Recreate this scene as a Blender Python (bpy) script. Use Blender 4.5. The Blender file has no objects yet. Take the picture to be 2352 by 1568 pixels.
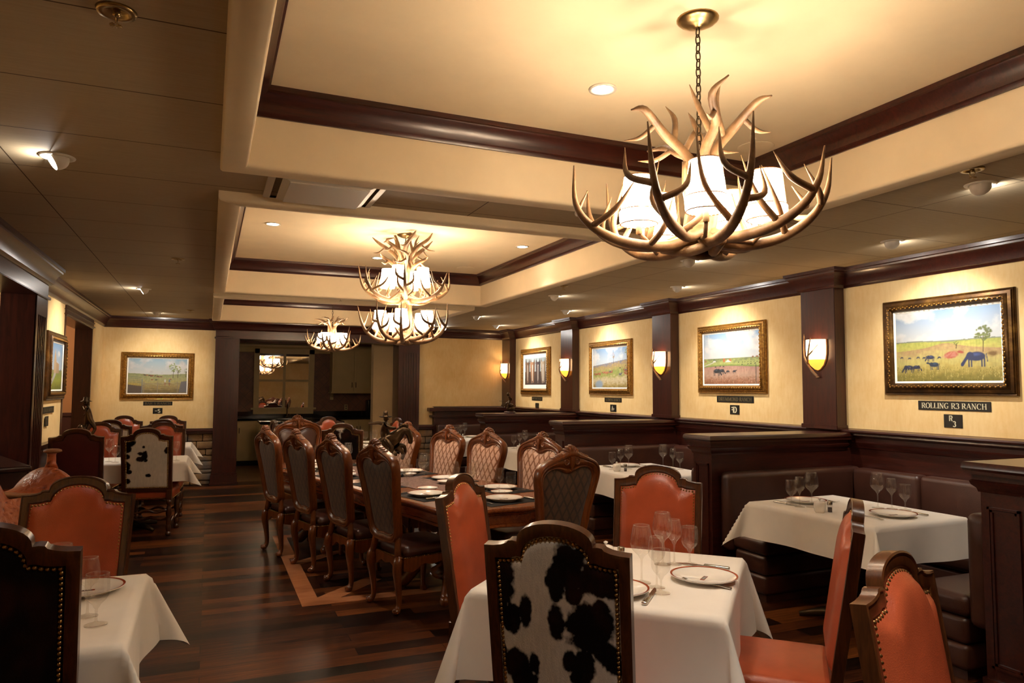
import bpy, bmesh, math, random
import numpy as np
from mathutils import Vector, Matrix
R = math.radians; PI = math.pi
scene = bpy.context.scene
col = scene.collection

# ------------------------------------------------------------------ camera, world, exposure
cam_d = bpy.data.cameras.new('camera'); cam = bpy.data.objects.new('camera', cam_d); col.objects.link(cam)
scene.camera = cam
CAM_H = 1.55
YAW, PITCH, ROLL = R(23.0013), R(3.7397), R(0.2988)
_f = Vector((math.sin(YAW)*math.cos(PITCH), math.cos(YAW)*math.cos(PITCH), math.sin(PITCH)))
_r = Vector((math.cos(YAW), -math.sin(YAW), 0)); _u = _r.cross(_f)
_r2 = _r*math.cos(ROLL) + _u*math.sin(ROLL); _u2 = -_r*math.sin(ROLL) + _u*math.cos(ROLL)
cam.matrix_world = Matrix(((_r2.x, _u2.x, -_f.x, 0), (_r2.y, _u2.y, -_f.y, 0), (_r2.z, _u2.z, -_f.z, CAM_H), (0, 0, 0, 1)))
cam_d.sensor_fit = 'HORIZONTAL'; cam_d.sensor_width = 36; cam_d.lens = 36*1636.48/2352
cam_d.clip_start = 0.05
w = bpy.data.worlds.new('world'); scene.world = w; w.use_nodes = True
w.node_tree.nodes['Background'].inputs[0].default_value = (1, .8, .6, 1)
w.node_tree.nodes['Background'].inputs[1].default_value = 0.0
vs = scene.view_settings
vs.view_transform = 'Standard'; vs.look = 'None'; vs.gamma = 1; vs.use_curve_mapping = False
vs.exposure = 0.85

WARM = (1.0, .80, .58); HALO = (1.0, .93, .82)
def point_light(name, loc, energy, color=WARM, radius=.03, parent=None):
    l = bpy.data.lights.new(name, 'POINT'); l.energy = energy; l.color = color; l.shadow_soft_size = radius
    o = bpy.data.objects.new(name, l); col.objects.link(o); o.location = loc
    if parent: o.parent = parent
    return o
def spot_light(name, loc, target, energy, angle, blend=.6, color=HALO, radius=.025, parent=None):
    l = bpy.data.lights.new(name, 'SPOT'); l.energy = energy; l.color = color; l.shadow_soft_size = radius
    l.spot_size = R(angle); l.spot_blend = blend
    o = bpy.data.objects.new(name, l); col.objects.link(o); o.location = loc
    o.rotation_euler = (Vector(target)-Vector(loc)).to_track_quat('-Z', 'Y').to_euler()
    if parent: o.parent = parent
    return o
E_CH = 3.0       # each chandelier bulb
E_SPOT = 52.0    # each eyeball spotlight on a picture
E_DOWN = 24.0    # each recessed tray downlight

# ------------------------------------------------------------------ materials
def lin(c):
    if isinstance(c, str):
        c = c.lstrip('#'); c = [int(c[i:i+2], 16)/255 for i in (0, 2, 4)]
    return tuple(x/12.92 if x <= .04045 else ((x+.055)/1.055)**2.4 for x in c)
class NT:
    def __init__(s, name):
        s.m = bpy.data.materials.new(name); s.m.use_nodes = True
        s.t = s.m.node_tree; s.n = s.t.nodes; s.b = s.n['Principled BSDF']; s.out = s.n['Material Output']
    def node(s, typ, **kw):
        n = s.n.new(typ)
        for k, v in kw.items():
            if k.startswith('i_'):
                n.inputs[k[2:].replace('_', ' ')].default_value = v
            else: setattr(n, k, v)
        return n
    def link(s, a, b): s.t.links.new(a, b); return s
    def coord(s, scale=(1, 1, 1), rot=(0, 0, 0), kind='Object'):
        c = s.node('ShaderNodeTexCoord'); m = s.node('ShaderNodeMapping')
        m.inputs['Scale'].default_value = scale; m.inputs['Rotation'].default_value = rot
        s.link(c.outputs[kind], m.inputs[0]); return m.outputs[0]
    def noise(s, vec, scale=5, detail=4, rough=.6, dist=0):
        n = s.node('ShaderNodeTexNoise'); n.inputs['Scale'].default_value = scale
        n.inputs['Detail'].default_value = detail; n.inputs['Roughness'].default_value = rough
        n.inputs['Distortion'].default_value = dist; s.link(vec, n.inputs['Vector']); return n.outputs['Fac']
    def ramp(s, fac, stops, interp='LINEAR'):
        r = s.node('ShaderNodeValToRGB'); r.color_ramp.interpolation = interp
        e = r.color_ramp.elements
        while len(e) < len(stops): e.new(.5)
        for el, (p, c) in zip(e, stops): el.position = p; el.color = (*c, 1)
        s.link(fac, r.inputs[0]); return r.outputs[0]
    def math(s, op, a, b=None, clamp=False):
        n = s.node('ShaderNodeMath', operation=op); n.use_clamp = clamp
        for i, x in enumerate((a, b)):
            if x is None: continue
            if isinstance(x, (int, float)): n.inputs[i].default_value = x
            else: s.link(x, n.inputs[i])
        return n.outputs[0]
    def mix(s, fac, a, b):
        n = s.node('ShaderNodeMix', data_type='RGBA')
        for i, x in ((0, fac), (6, a), (7, b)):
            if isinstance(x, (int, float)): n.inputs[i].default_value = x
            elif isinstance(x, tuple): n.inputs[i].default_value = (*x, 1)
            else: s.link(x, n.inputs[i])
        return n.outputs[2]
    def bump(s, h, strength=.3, dist=.01):
        b = s.node('ShaderNodeBump'); b.inputs['Strength'].default_value = strength; b.inputs['Distance'].default_value = dist
        s.link(h, b.inputs['Height']); s.link(b.outputs[0], s.b.inputs['Normal']); return s
    def set(s, **kw):
        for k, v in kw.items():
            i = s.b.inputs[k.replace('_', ' ')]
            if isinstance(v, (int, float)): i.default_value = v
            elif isinstance(v, tuple): i.default_value = (*v, 1) if len(v) == 3 else v
            else: s.link(v, i)
        return s
def plain(name, c, rough=.5, metal=0, spec=.5, var=0, scale=20, coat=0):
    t = NT(name)
    c = lin(c)
    if var:
        f = t.noise(t.coord(), scale, 3)
        t.set(Base_Color=t.ramp(f, [(.3, tuple(x*(1-var) for x in c)), (.7, tuple(min(1, x*(1+var)) for x in c))]))
    else: t.set(Base_Color=c)
    t.set(Roughness=rough, Metallic=metal); t.b.inputs['Specular IOR Level'].default_value = spec
    if coat: t.b.inputs['Coat Weight'].default_value = coat; t.b.inputs['Coat Roughness'].default_value = .15
    return t.m
def wood(name, dark, light, axis='z', rough=.35, scale=1.0, coat=.3, contrast=(.3, .7)):
    t = NT(name); sc = {'x': (1.2, 14, 14), 'y': (14, 1.2, 14), 'z': (14, 14, 1.2)}[axis]
    v = t.coord(tuple(x*scale for x in sc))
    f = t.noise(v, 2.2, 6, .65, 1.2); f2 = t.noise(v, 11, 3, .7, .3)
    g = t.math('ADD', t.math('MULTIPLY', f, .7), t.math('MULTIPLY', f2, .3))
    t.set(Base_Color=t.ramp(g, [(contrast[0], lin(dark)), (contrast[1], lin(light))]), Roughness=rough)
    t.b.inputs['Coat Weight'].default_value = coat; t.b.inputs['Coat Roughness'].default_value = .18
    t.bump(g, .12, .004); return t.m
M = {}
M['mahogany'] = wood('mahogany', '#1c0805', '#4a1c11', 'z', .32, 1.0, .35)
M['mahogany_x'] = wood('mahogany_x', '#1c0805', '#4a1c11', 'x', .32, 1.0, .35)
M['mahogany_y'] = wood('mahogany_y', '#1c0805', '#4a1c11', 'y', .32, 1.0, .35)
M['carved'] = wood('carved_walnut', '#341407', '#8c4a1a', 'z', .3, 1.3, .25, (.25, .75))
M['carved_y'] = wood('table_walnut', '#4f230c', '#9a5526', 'y', .26, 1.0, .5, (.25, .75))
M['nailwood'] = wood('chair_frame_wood', '#1c0a04', '#5c3012', 'z', .3, 1.5, .3, (.3, .75))
M['darkwood'] = wood('dark_stained_wood', '#1c0906', '#3c1910', 'z', .3, 1.2, .35)
def leather(name, c, rough=.38, bump=.15):
    t = NT(name); v = t.coord(); n1 = t.noise(v, 4, 3, .6); c = lin(c)
    t.set(Base_Color=t.ramp(n1, [(.3, tuple(x*.72 for x in c)), (.7, tuple(min(1, x*1.15) for x in c))]), Roughness=rough)
    vo = t.node('ShaderNodeTexVoronoi'); vo.inputs['Scale'].default_value = 260; t.link(v, vo.inputs['Vector'])
    t.bump(vo.outputs['Distance'], bump, .002); return t.m
M['red_leather'] = leather('red_leather', '#a64a2a', .34)
M['darkred'] = leather('dark_red_leather', '#4a140e', .5)
M['brown_leather'] = leather('brown_leather', '#4b2a20', .33)
M['bench_leather'] = leather('bench_leather', '#43261c', .36)
t = NT('saddle_leather'); v = t.coord(); vo = t.node('ShaderNodeTexVoronoi', feature='SMOOTH_F1'); vo.inputs['Scale'].default_value = 42; n0 = t.noise(v, 16, 3, .6, 2.5)
t.link(t.node('ShaderNodeTexCoord').outputs['Object'], vo.inputs['Vector']); hh = t.math('ADD', t.math('MULTIPLY', vo.outputs['Distance'], .9), n0)
t.set(Base_Color=t.ramp(hh, [(.35, lin('#4a1c0a')), (.6, lin('#8a3e18')), (.85, lin('#a8562a'))]), Roughness=.38); t.bump(hh, .8, .006); M['saddle'] = t.m
M['nail'] = plain('brass_nail', '#9a7646', .32, 1.0)
M['cloth'] = plain('white_tablecloth', '#e9e2d8', .85, 0, .2, .02, 8)
M['porcelain'] = plain('porcelain', '#efe9df', .12, 0, .6)
M['rust'] = plain('rust_glaze', '#9a4326', .2)
M['ink'] = plain('dark_ink', '#3a2a26', .5)
M['silver'] = plain('steel_cutlery', '#c9c4bc', .2, 1.0)
M['bronze'] = plain('bronze', '#4a3826', .3, .9, .5, .3, 30)
M['antler'] = None
t = NT('antler'); v = t.coord(); n1 = t.noise(v, 9, 4, .6); n2 = t.noise(t.coord((60, 60, 12)), 4, 3)
t.set(Base_Color=t.ramp(n1, [(.3, lin('#4d3724')), (.5, lin('#7f6040')), (.75, lin('#ab8c66'))]), Roughness=.5); t.bump(n2, .25, .004); M['antler'] = t.m
M['iron'] = plain('aged_iron', '#4a3c28', .4, .8)
M['brass'] = plain('antique_brass', '#b49a6a', .3, 1.0)
M['white_metal'] = plain('white_enamel', '#d9d2c4', .4)
M['cream'] = plain('cream_paint', '#d8bd90', .6, 0, .3, .03, 6)
M['tray_plaster'] = plain('tray_plaster', '#ecdab8', .75, 0, .2, .03, 5)
M['linen'] = plain('white_liner', '#ece6da', .7)
M['black'] = plain('black_plaque', '#15120d', .45)
M['letter'] = plain('cream_letter', '#d8cfae', .6)
M['letter_dim'] = plain('dull_letter', '#6a5c3c', .6)
M['cabinet'] = plain('cream_cabinet', '#c2a873', .5, 0, .4, .05, 5)
M['granite'] = plain('black_granite', '#0d0a08', .12, 0, .5, .4, 60)
M['pink_wall'] = plain('tan_wallpaper', '#c9966a', .8)
M['maroon'] = plain('maroon_panel', '#4a2420', .6)
M['void'] = plain('dark_void', '#0a0605', .8)
t = NT('gold_frame'); n1 = t.noise(t.coord(), 45, 4, .7)
t.set(Base_Color=t.ramp(n1, [(.3, lin('#6a431a')), (.6, lin('#a87a34')), (.8, lin('#d8b66a'))]), Roughness=.36, Metallic=.75); M['gold'] = t.m
t = NT('dark_gilt'); n1 = t.noise(t.coord(), 6, 4, .7)
t.set(Base_Color=t.ramp(n1, [(.3, lin('#24160a')), (.55, lin('#5a3c18')), (.8, lin('#a07a3a'))]), Roughness=.35, Metallic=.6); M['darkgilt'] = t.m
# wallpaper: mottled warm yellow
t = NT('wallpaper'); v = t.coord(); n1 = t.noise(v, 2.2, 5, .65); n2 = t.noise(t.coord((9, 9, 2)), 4, 5, .7)
g = t.math('ADD', t.math('MULTIPLY', n1, .6), t.math('MULTIPLY', n2, .4))
t.set(Base_Color=t.ramp(g, [(.3, lin('#dcb678')), (.72, lin('#f0d6a0'))]), Roughness=.75); t.b.inputs['Specular IOR Level'].default_value = .2
M['wallpaper'] = t.m
# ceiling panels with seams
t = NT('ceiling_panel'); v = t.coord(kind='Object'); sx = t.node('ShaderNodeSeparateXYZ'); t.link(v, sx.inputs[0])
def seam(t, s, origin, step, half):
    f = t.math('FRACT', t.math('ADD', t.math('DIVIDE', t.math('SUBTRACT', s, origin), step), 100.5))
    return t.math('LESS_THAN', t.math('ABSOLUTE', t.math('SUBTRACT', f, .5)), half/step)
ly = seam(t, sx.outputs[1], 3.47, .598, .0032); lx = seam(t, sx.outputs[0], -.895, 1.174, .003)
n1 = t.noise(t.coord((1, 1, 1)), 1.3, 3); n2 = t.noise(t.coord((2, 30, 1)), 3, 3)
mask = t.math('MAXIMUM', ly, lx)
base = t.ramp(n2, [(.3, lin('#a89678')), (.7, lin('#b09e80'))])
t.set(Base_Color=t.mix(mask, base, lin('#4a3826')), Roughness=.7); t.b.inputs['Specular IOR Level'].default_value = .25
M['ceiling'] = t.m
# plank floor, planks run along X
t = NT('plank_floor'); v = t.coord(); br = t.node('ShaderNodeTexBrick'); t.link(v, br.inputs['Vector'])
for k, val in (('Scale', 1.0), ('Mortar Size', .0022), ('Mortar Smooth', .1), ('Bias', 0.0), ('Brick Width', 1.35), ('Row Height', .125)): br.inputs[k].default_value = val
br.offset = .37; br.inputs['Color1'].default_value = (0, 0, 0, 1); br.inputs['Color2'].default_value = (1, 1, 1, 1); br.inputs['Mortar'].default_value = (.5, .5, .5, 1)
gv = t.coord((1.2, 22, 1)); n1 = t.noise(gv, 2.0, 6, .68, 1.4); n2 = t.noise(t.coord((3, 60, 1)), 3, 4, .7)
mx = t.math('ADD', t.math('MULTIPLY', n1, .54), t.math('ADD', t.math('MULTIPLY', br.outputs['Color'], .3), t.math('MULTIPLY', n2, .16)))
c = t.ramp(mx, [(.36, lin('#0f0602')), (.48, lin('#2f150a')), (.6, lin('#5c2f13')), (.78, lin('#985a2a'))])
t.set(Base_Color=t.mix(br.outputs['Fac'], c, lin('#070302')), Roughness=t.math('ADD', .24, t.math('MULTIPLY', n2, .2))); t.b.inputs['Specular IOR Level'].default_value = .32
h = t.math('SUBTRACT', t.math('MULTIPLY', n2, .35), br.outputs['Fac']); t.bump(h, .25, .003); M['floor'] = t.m
M['inlay'] = wood('light_inlay_wood', '#a8643c', '#d08a5c', 'x', .22, 1.0, .3)
M['inlay_dark'] = wood('dark_inlay_wood', '#2a130b', '#5a2e1c', 'x', .22, 1.0, .3)
# stacked stone
t = NT('stone'); v = t.coord(); n1 = t.noise(v, 3.1, 2); n2 = t.noise(v, 22, 6, .7)
t.set(Base_Color=t.mix(t.math('MULTIPLY', n2, .6), t.ramp(n1, [(.3, lin('#8a6a44')), (.5, lin('#a8855a')), (.68, lin('#77706a'))]), lin('#5a4430')), Roughness=.85); t.bump(n2, .6, .02); M['stone'] = t.m
# diamond backsplash tile
t = NT('backsplash'); v = t.coord((1, 1, 1), (0, R(45), 0)); sx = t.node('ShaderNodeSeparateXYZ'); t.link(v, sx.inputs[0])
l1 = seam(t, sx.outputs[0], 0, .16, .004); l2 = seam(t, sx.outputs[2], 0, .16, .004); n1 = t.noise(t.coord(), 5, 3)
t.set(Base_Color=t.mix(t.math('MAXIMUM', l1, l2), t.ramp(n1, [(.3, lin('#5a3018')), (.7, lin('#7d4a28'))]), lin('#4a3018')), Roughness=.5); M['backsplash'] = t.m
# woven diamond upholstery, local x / z
def diamond(name, band, cell, rough):
    t = NT(name); v = t.coord(); sx = t.node('ShaderNodeSeparateXYZ'); t.link(v, sx.inputs[0])
    a = t.math('DIVIDE', sx.outputs[0], .068); b = t.math('DIVIDE', sx.outputs[2], .112)
    def ln(e):
        f = t.math('FRACT', t.math('ADD', e, 100)); return t.math('LESS_THAN', f, .24)
    m = t.math('MAXIMUM', ln(t.math('ADD', a, b)), ln(t.math('SUBTRACT', a, b)))
    n = t.noise(t.coord(), 60, 3); cl = t.ramp(n, [(.3, tuple(x*.8 for x in lin(cell))), (.7, tuple(x*1.15 for x in lin(cell)))])
    t.set(Base_Color=t.mix(m, cl, lin(band)), Roughness=rough)
    t.b.inputs['Sheen Weight'].default_value = .25
    t.bump(m, .2, .003); return t.m
M['diamond'] = diamond('diamond_upholstery', '#84522f', '#c9a28c', .5)
M['diamond_back'] = diamond('diamond_upholstery_outside', '#2e190c', '#52361f', .5)
t = NT('table_runner'); n1 = t.noise(t.coord(), 70, 4, .7); n2 = t.noise(t.coord((8, 30, 8)), 3, 4)
t.set(Base_Color=t.ramp(t.math('ADD', t.math('MULTIPLY', n1, .6), t.math('MULTIPLY', n2, .4)), [(.35, lin('#4a3028')), (.65, lin('#937468'))]), Roughness=.9); M['runner'] = t.m
# thin clear glass: transparent with a fresnel reflection; white diffuse edges paint in refracted light
t = NT('clear_glass'); t.n.remove(t.b); tr = t.node('ShaderNodeBsdfTransparent'); gl = t.node('ShaderNodeBsdfGlossy'); gl.inputs['Roughness'].default_value = .03
lw = t.node('ShaderNodeLayerWeight'); lw.inputs['Blend'].default_value = .28
tr.inputs[0].default_value = (.97, .96, .94, 1); mxs = t.node('ShaderNodeMixShader')
r_ = t.ramp(lw.outputs['Facing'], [(0, (.06, .06, .06)), (.65, (.13, .13, .13)), (1, (.95, .95, .95))])
df = t.node('ShaderNodeBsdfDiffuse'); df.inputs[0].default_value = (.9, .87, .82, 1); mx2 = t.node('ShaderNodeMixShader')
t.link(t.ramp(lw.outputs['Facing'], [(0, (.012, .012, .012)), (.7, (.03, .03, .03)), (.97, (.45, .45, .45))]), mx2.inputs[0])
t.link(r_, mxs.inputs[0]); t.link(tr.outputs[0], mx2.inputs[1]); t.link(df.outputs[0], mx2.inputs[2]); t.link(mx2.outputs[0], mxs.inputs[1]); t.link(gl.outputs[0], mxs.inputs[2]); t.link(mxs.outputs[0], t.out.inputs[0]); M['glass'] = t.m
t = NT('mirror'); t.set(Base_Color=(.82, .8, .74), Metallic=1.0, Roughness=.01); M['mirror'] = t.m
def emis(name, c, s, base=None):
    t = NT(name); c = lin(c); t.set(Base_Color=base or c, Emission_Color=c, Emission_Strength=s, Roughness=.6); return t.m
M['lamp'] = emis('lamp_face', '#fff8f0', 170); M['lamp_soft'] = emis('downlight_face', '#fff4e4', 30)
def shade_mat(name, c, s, transl=.35):
    t = NT(name); t.n.remove(t.b); e = t.node('ShaderNodeEmission'); e.inputs[0].default_value = (*lin(c), 1); e.inputs[1].default_value = s
    tl = t.node('ShaderNodeBsdfTranslucent'); tl.inputs[0].default_value = (*[x*transl for x in lin(c)], 1); ad = t.node('ShaderNodeAddShader')
    t.link(e.outputs[0], ad.inputs[0]); t.link(tl.outputs[0], ad.inputs[1]); t.link(ad.outputs[0], t.out.inputs[0]); return t.m
M['shade'] = shade_mat('rawhide_shade', '#ffecd2', 13, 1.0)
M['sconce_glass'] = shade_mat('sconce_glass', '#ffdcae', 2.2)
M['amber'] = shade_mat('amber_glass', '#f0a040', .75)
M['lace'] = plain('leather_lace', '#8a5a30', .7)
M['paint'] = None
t = NT('painted_canvas'); vc = t.node('ShaderNodeVertexColor'); vc.layer_name = 'paint'
t.set(Base_Color=vc.outputs[0], Roughness=.55); t.bump(t.noise(t.coord(), 150, 2), .15, .001); M['paint'] = t.m
t = NT('cowhide'); vc = t.node('ShaderNodeVertexColor'); vc.layer_name = 'paint'
n1 = t.noise(t.coord((120, 120, 25)), 5, 3)
t.set(Base_Color=vc.outputs[0], Roughness=.75); t.b.inputs['Specular IOR Level'].default_value = .12; t.bump(n1, .5, .004); M['cowhide'] = t.m

# ------------------------------------------------------------------ mesh building
class MB:
    def __init__(s): s.v = []; s.f = []; s.sm = []; s.M = Matrix.Identity(4); s.mi = []; s.cur = 0
    def add(s, vs, fs, smooth=False):
        o = len(s.v); m = s.M
        s.v += [tuple(m @ Vector(p)) for p in vs]
        s.f += [tuple(i+o for i in f) for f in fs]; s.sm += [smooth]*len(fs); s.mi += [s.cur]*len(fs); return s
    def box(s, x0, y0, z0, x1, y1, z1):
        return s.add([(x0, y0, z0), (x1, y0, z0), (x1, y1, z0), (x0, y1, z0), (x0, y0, z1), (x1, y0, z1), (x1, y1, z1), (x0, y1, z1)],
            [(0, 3, 2, 1), (4, 5, 6, 7), (0, 1, 5, 4), (1, 2, 6, 5), (2, 3, 7, 6), (3, 0, 4, 7)])
    def rbox(s, x0, y0, z0, x1, y1, z1, r=.01, n=3, puff=0):
        # rounded box: stacked rounded rectangles
        r = min(r, (x1-x0)/2-1e-4, (y1-y0)/2-1e-4, (z1-z0)/2-1e-4)
        rings = []
        prof = [(-r*math.sin(a)+r, z0+r-r*math.cos(a)) for a in [PI/2*i/n for i in range(n+1)]] 
        prof = [(r-r*math.sin(a), z0+r-r*math.cos(a)) for a in [PI/2*i/n for i in range(n+1)]]
        prof += [(r-r*math.cos(a), z1-r+r*math.sin(a)) for a in [PI/2*i/n for i in range(n+1)]]
        for ins, z in prof:
            ring = []
            for cx, cy, a0 in ((x1-r, y1-r, 0), (x0+r, y1-r, 90), (x0+r, y0+r, 180), (x1-r, y0+r, 270)):
                for i in range(n+1):
                    a = R(a0+90*i/n); rr = r-ins
                    ring.append((cx+rr*math.cos(a), cy+rr*math.sin(a), z))
            rings.append(ring)
        return s.rings(rings, True, True, True)
    def rings(s, rings, closed=True, cap0=False, cap1=False, smooth=True):
        n = len(rings[0]); vs = [p for r in rings for p in r]; fs = []
        for i in range(len(rings)-1):
            for j in range(n if closed else n-1):
                k = (j+1) % n; fs.append((i*n+j, i*n+k, (i+1)*n+k, (i+1)*n+j))
        if cap0: fs.append(tuple(reversed(range(n))))
        if cap1: fs.append(tuple((len(rings)-1)*n+j for j in range(n)))
        return s.add(vs, fs, smooth)
    def lathe(s, prof, n=16, c=(0, 0, 0), caps=True):
        rs = [[(c[0]+r*math.cos(2*PI*j/n), c[1]+r*math.sin(2*PI*j/n), c[2]+z) for j in range(n)] for r, z in prof]
        return s.rings(rs, True, caps and prof[0][0] > 1e-4, caps and prof[-1][0] > 1e-4)
    def tube(s, pts, rad, n=8, caps=True, flat=1.0):
        pts = [Vector(p) for p in pts]
        if not isinstance(rad, (list, tuple)): rad = [rad]*len(pts)
        rings = []; up = None
        for i, p in enumerate(pts):
            t = (pts[min(i+1, len(pts)-1)]-pts[max(i-1, 0)]).normalized()
            if up is None:
                a = Vector((0, 0, 1)) if abs(t.z) < .9 else Vector((1, 0, 0)); up = (a-t*a.dot(t)).normalized()
            else: up = (up-t*up.dot(t)).normalized()
            b = t.cross(up)
            rings.append([tuple(p+(up*math.cos(2*PI*j/n)+b*math.sin(2*PI*j/n)*flat)*rad[i]) for j in range(n)])
        return s.rings(rings, True, caps, caps)
    def sphere(s, c, r, n=10, m=7, sc=(1, 1, 1)):
        rs = []
        for i in range(m+1):
            a = PI*i/m; rr = max(r*math.sin(a), 1e-5)
            rs.append([(c[0]+sc[0]*rr*math.cos(2*PI*j/n), c[1]+sc[1]*rr*math.sin(2*PI*j/n), c[2]-sc[2]*r*math.cos(a)) for j in range(n)])
        return s.rings(rs, True)
    def prism(s, poly, h0, h1, plane='xy', smooth=False):
        f = {'xy': lambda a, b, h: (a, b, h), 'xz': lambda a, b, h: (a, h, b), 'yz': lambda a, b, h: (h, a, b)}[plane]
        n = len(poly); vs = [f(a, b, h0) for a, b in poly]+[f(a, b, h1) for a, b in poly]
        fs = [tuple(reversed(range(n))), tuple(range(n, 2*n))]+[(j, (j+1) % n, n+(j+1) % n, n+j) for j in range(n)]
        if plane == 'xz': fs = [tuple(reversed(q)) for q in fs]
        return s.add(vs, fs, smooth)
    def sweep(s, path, prof, closed=False, smooth=False, zup=True):
        # path: xy points; prof: (offset to the LEFT of travel, z)
        n = len(path); P = [Vector((p[0], p[1])) for p in path]; offs = []
        for i in range(n):
            d0 = (P[i]-P[i-1]).normalized() if (i > 0 or closed) else None
            d1 = (P[(i+1) % n]-P[i]).normalized() if (i < n-1 or closed) else None
            d0 = d0 or d1; d1 = d1 or d0
            n0 = Vector((-d0.y, d0.x)); n1 = Vector((-d1.y, d1.x)); m = (n0+n1).normalized()
            offs.append(m/max(m.dot(n0), .2))
        rings = [[(P[i].x+offs[i].x*o, P[i].y+offs[i].y*o, z) for o, z in prof] for i in range(n)]
        if closed: rings.append(rings[0])
        return s.rings(rings, False, False, False, smooth)
    def grid(s, fn, nu, nv, smooth=True):
        vs = [fn(i/nu, j/nv) for j in range(nv+1) for i in range(nu+1)]
        fs = [(j*(nu+1)+i, j*(nu+1)+i+1, (j+1)*(nu+1)+i+1, (j+1)*(nu+1)+i) for j in range(nv) for i in range(nu)]
        return s.add(vs, fs, smooth)
    def build(s, name, mat, parent=None, angle=None, bevel=0, kind=None, fix=False):
        me = bpy.data.meshes.new(name); me.from_pydata(s.v, [], s.f)
        me.polygons.foreach_set('use_smooth', s.sm)
        for m in (mat if isinstance(mat, (list, tuple)) else [mat]): me.materials.append(M[m] if isinstance(m, str) else m)
        if any(s.mi): me.polygons.foreach_set('material_index', s.mi)
        if fix or bevel:
            bm = bmesh.new(); bm.from_mesh(me)
            bmesh.ops.remove_doubles(bm, verts=bm.verts, dist=1e-5)
            bmesh.ops.recalc_face_normals(bm, faces=bm.faces)
            if bevel:
                ed = [e for e in bm.edges if len(e.link_faces) == 2 and e.calc_face_angle(0) > R(50)]
                bmesh.ops.bevel(bm, geom=ed, offset=bevel, segments=2, affect='EDGES', clamp_overlap=True)
            bm.to_mesh(me); bm.free()
        if angle is not None:
            me.polygons.foreach_set('use_smooth', [True]*len(me.polygons))
            me.set_sharp_from_angle(angle=R(angle))
        me.update()
        o = bpy.data.objects.new(name, me); col.objects.link(o)
        if parent: o.parent = parent
        if kind: o['kind'] = kind
        return o
def thing(name, label, cat, loc=(0, 0, 0), rz=0, group=None):
    o = bpy.data.objects.new(name, None); col.objects.link(o); o.location = loc; o.rotation_euler = (0, 0, rz)
    o.empty_display_size = .05
    return tag(o, label, cat, group)
def tag(o, label, cat, group=None):
    o['label'] = label; o['category'] = cat
    if group: o['group'] = group
    return o
def children_of(o): return [c for c in col.objects if c.parent is o]
KIDS = {}
def kids(o):
    if o.name not in KIDS: KIDS[o.name] = children_of(o)
    return KIDS[o.name]
def copy_tree(o, parent=None):
    c = o.copy(); col.objects.link(c); c.parent = parent
    for ch in kids(o): copy_tree(ch, c)
    return c
def place(proto, loc, rz, label, group=None, first=[]):
    # first use moves the prototype itself, later uses copy it
    if proto.get('placed') is None:
        kids(proto); [kids(k) for k in kids(proto)]
        proto['placed'] = 1; o = proto
    else:
        o = copy_tree(proto)
    if 'group' in o: del o['group']
    o.location = loc; o.rotation_euler = (0, 0, rz); o['label'] = label
    if group: o['group'] = group
    PLACED.append(o)
    return o
PLACED = []
def catmull(pts, n=6, closed=False):
    P = [Vector(p) for p in pts]; out = []; N = len(P)
    for i in range(N if closed else N-1):
        p0 = P[(i-1) % N] if closed or i > 0 else P[0]*2-P[1]
        p1 = P[i]; p2 = P[(i+1) % N]; p3 = P[(i+2) % N] if closed or i < N-2 else P[-1]*2-P[-2]
        for k in range(n):
            t = k/n
            out.append(.5*((2*p1)+(p2-p0)*t+(2*p0-5*p1+4*p2-p3)*t*t+(3*p1-p0-3*p2+p3)*t**3))
    if not closed: out.append(P[-1])
    return out
def paint_attr(o, cols):
    a = o.data.color_attributes.new('paint', 'FLOAT_COLOR', 'POINT')
    c = np.ones((len(cols), 4), np.float32); c[:, :3] = cols
    a.data.foreach_set('color', c.ravel())

# ------------------------------------------------------------------ the setting
ZC, ZB, ZU = 2.62, 2.567, 2.945
XL, XR, YF, YN = -1.5, 5.19, 12.42, -2.6
TX0, TX1 = .138, 3.08
TRAYS = [(-.78, 3.48), (4.27, 8.27), (8.92, 11.85)]
def rect(x0, y0, x1, y1): return [(x0, y0), (x1, y0), (x1, y1), (x0, y1)]
MB().box(-5, YN-.1, -.06, 5.4, 12.6, 0).build('floor', 'floor', kind='structure')
t = NT('kitchen_floor_tile'); v = t.coord(); sx = t.node('ShaderNodeSeparateXYZ'); t.link(v, sx.inputs[0])
t.set(Base_Color=t.mix(t.math('MAXIMUM', seam(t, sx.outputs[0], 0, .33, .003), seam(t, sx.outputs[1], 0, .33, .003)), lin('#6a4c30'), lin('#3a2818')), Roughness=.4)
MB().box(-5, 12.6, -.06, 5.4, 16.2, 0).build('floor_kitchen', t.m, kind='structure')
# light wood border inlaid in the plank floor under the long table
b = MB(); X0, Y0, X1, Y1, wd = .655, 5.31, 2.55, 7.9, .13
b.prism([(X0, Y0), (X1, Y0), (X1-wd, Y0+wd), (X0+wd, Y0+wd)], 0, .0025).prism([(X0, Y0), (X0+wd, Y0+wd), (X0+wd, Y1-wd), (X0, Y1)], 0, .0025)
b.prism([(X0, Y1), (X0+wd, Y1-wd), (X1-wd, Y1-wd), (X1, Y1)], 0, .0025).prism([(X1, Y0), (X1, Y1), (X1-wd, Y1-wd), (X1-wd, Y0+wd)], 0, .0025)
b.prism([(X0+wd, Y0+wd+.0), (X0+wd+.16, Y0+wd), (X0+wd+.55, Y0+wd+.39), (X0+wd+.45, Y0+wd+.49), (X0+wd, Y0+wd+.06)], 0, .002)
b.prism([(X0+wd, Y0+1.25), (X0+wd+.45, Y0+1.6), (X0+wd+.4, Y0+1.7), (X0+wd, Y0+1.4)], 0, .002)
b.build('floor_inlay', 'inlay', kind='structure')
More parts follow.
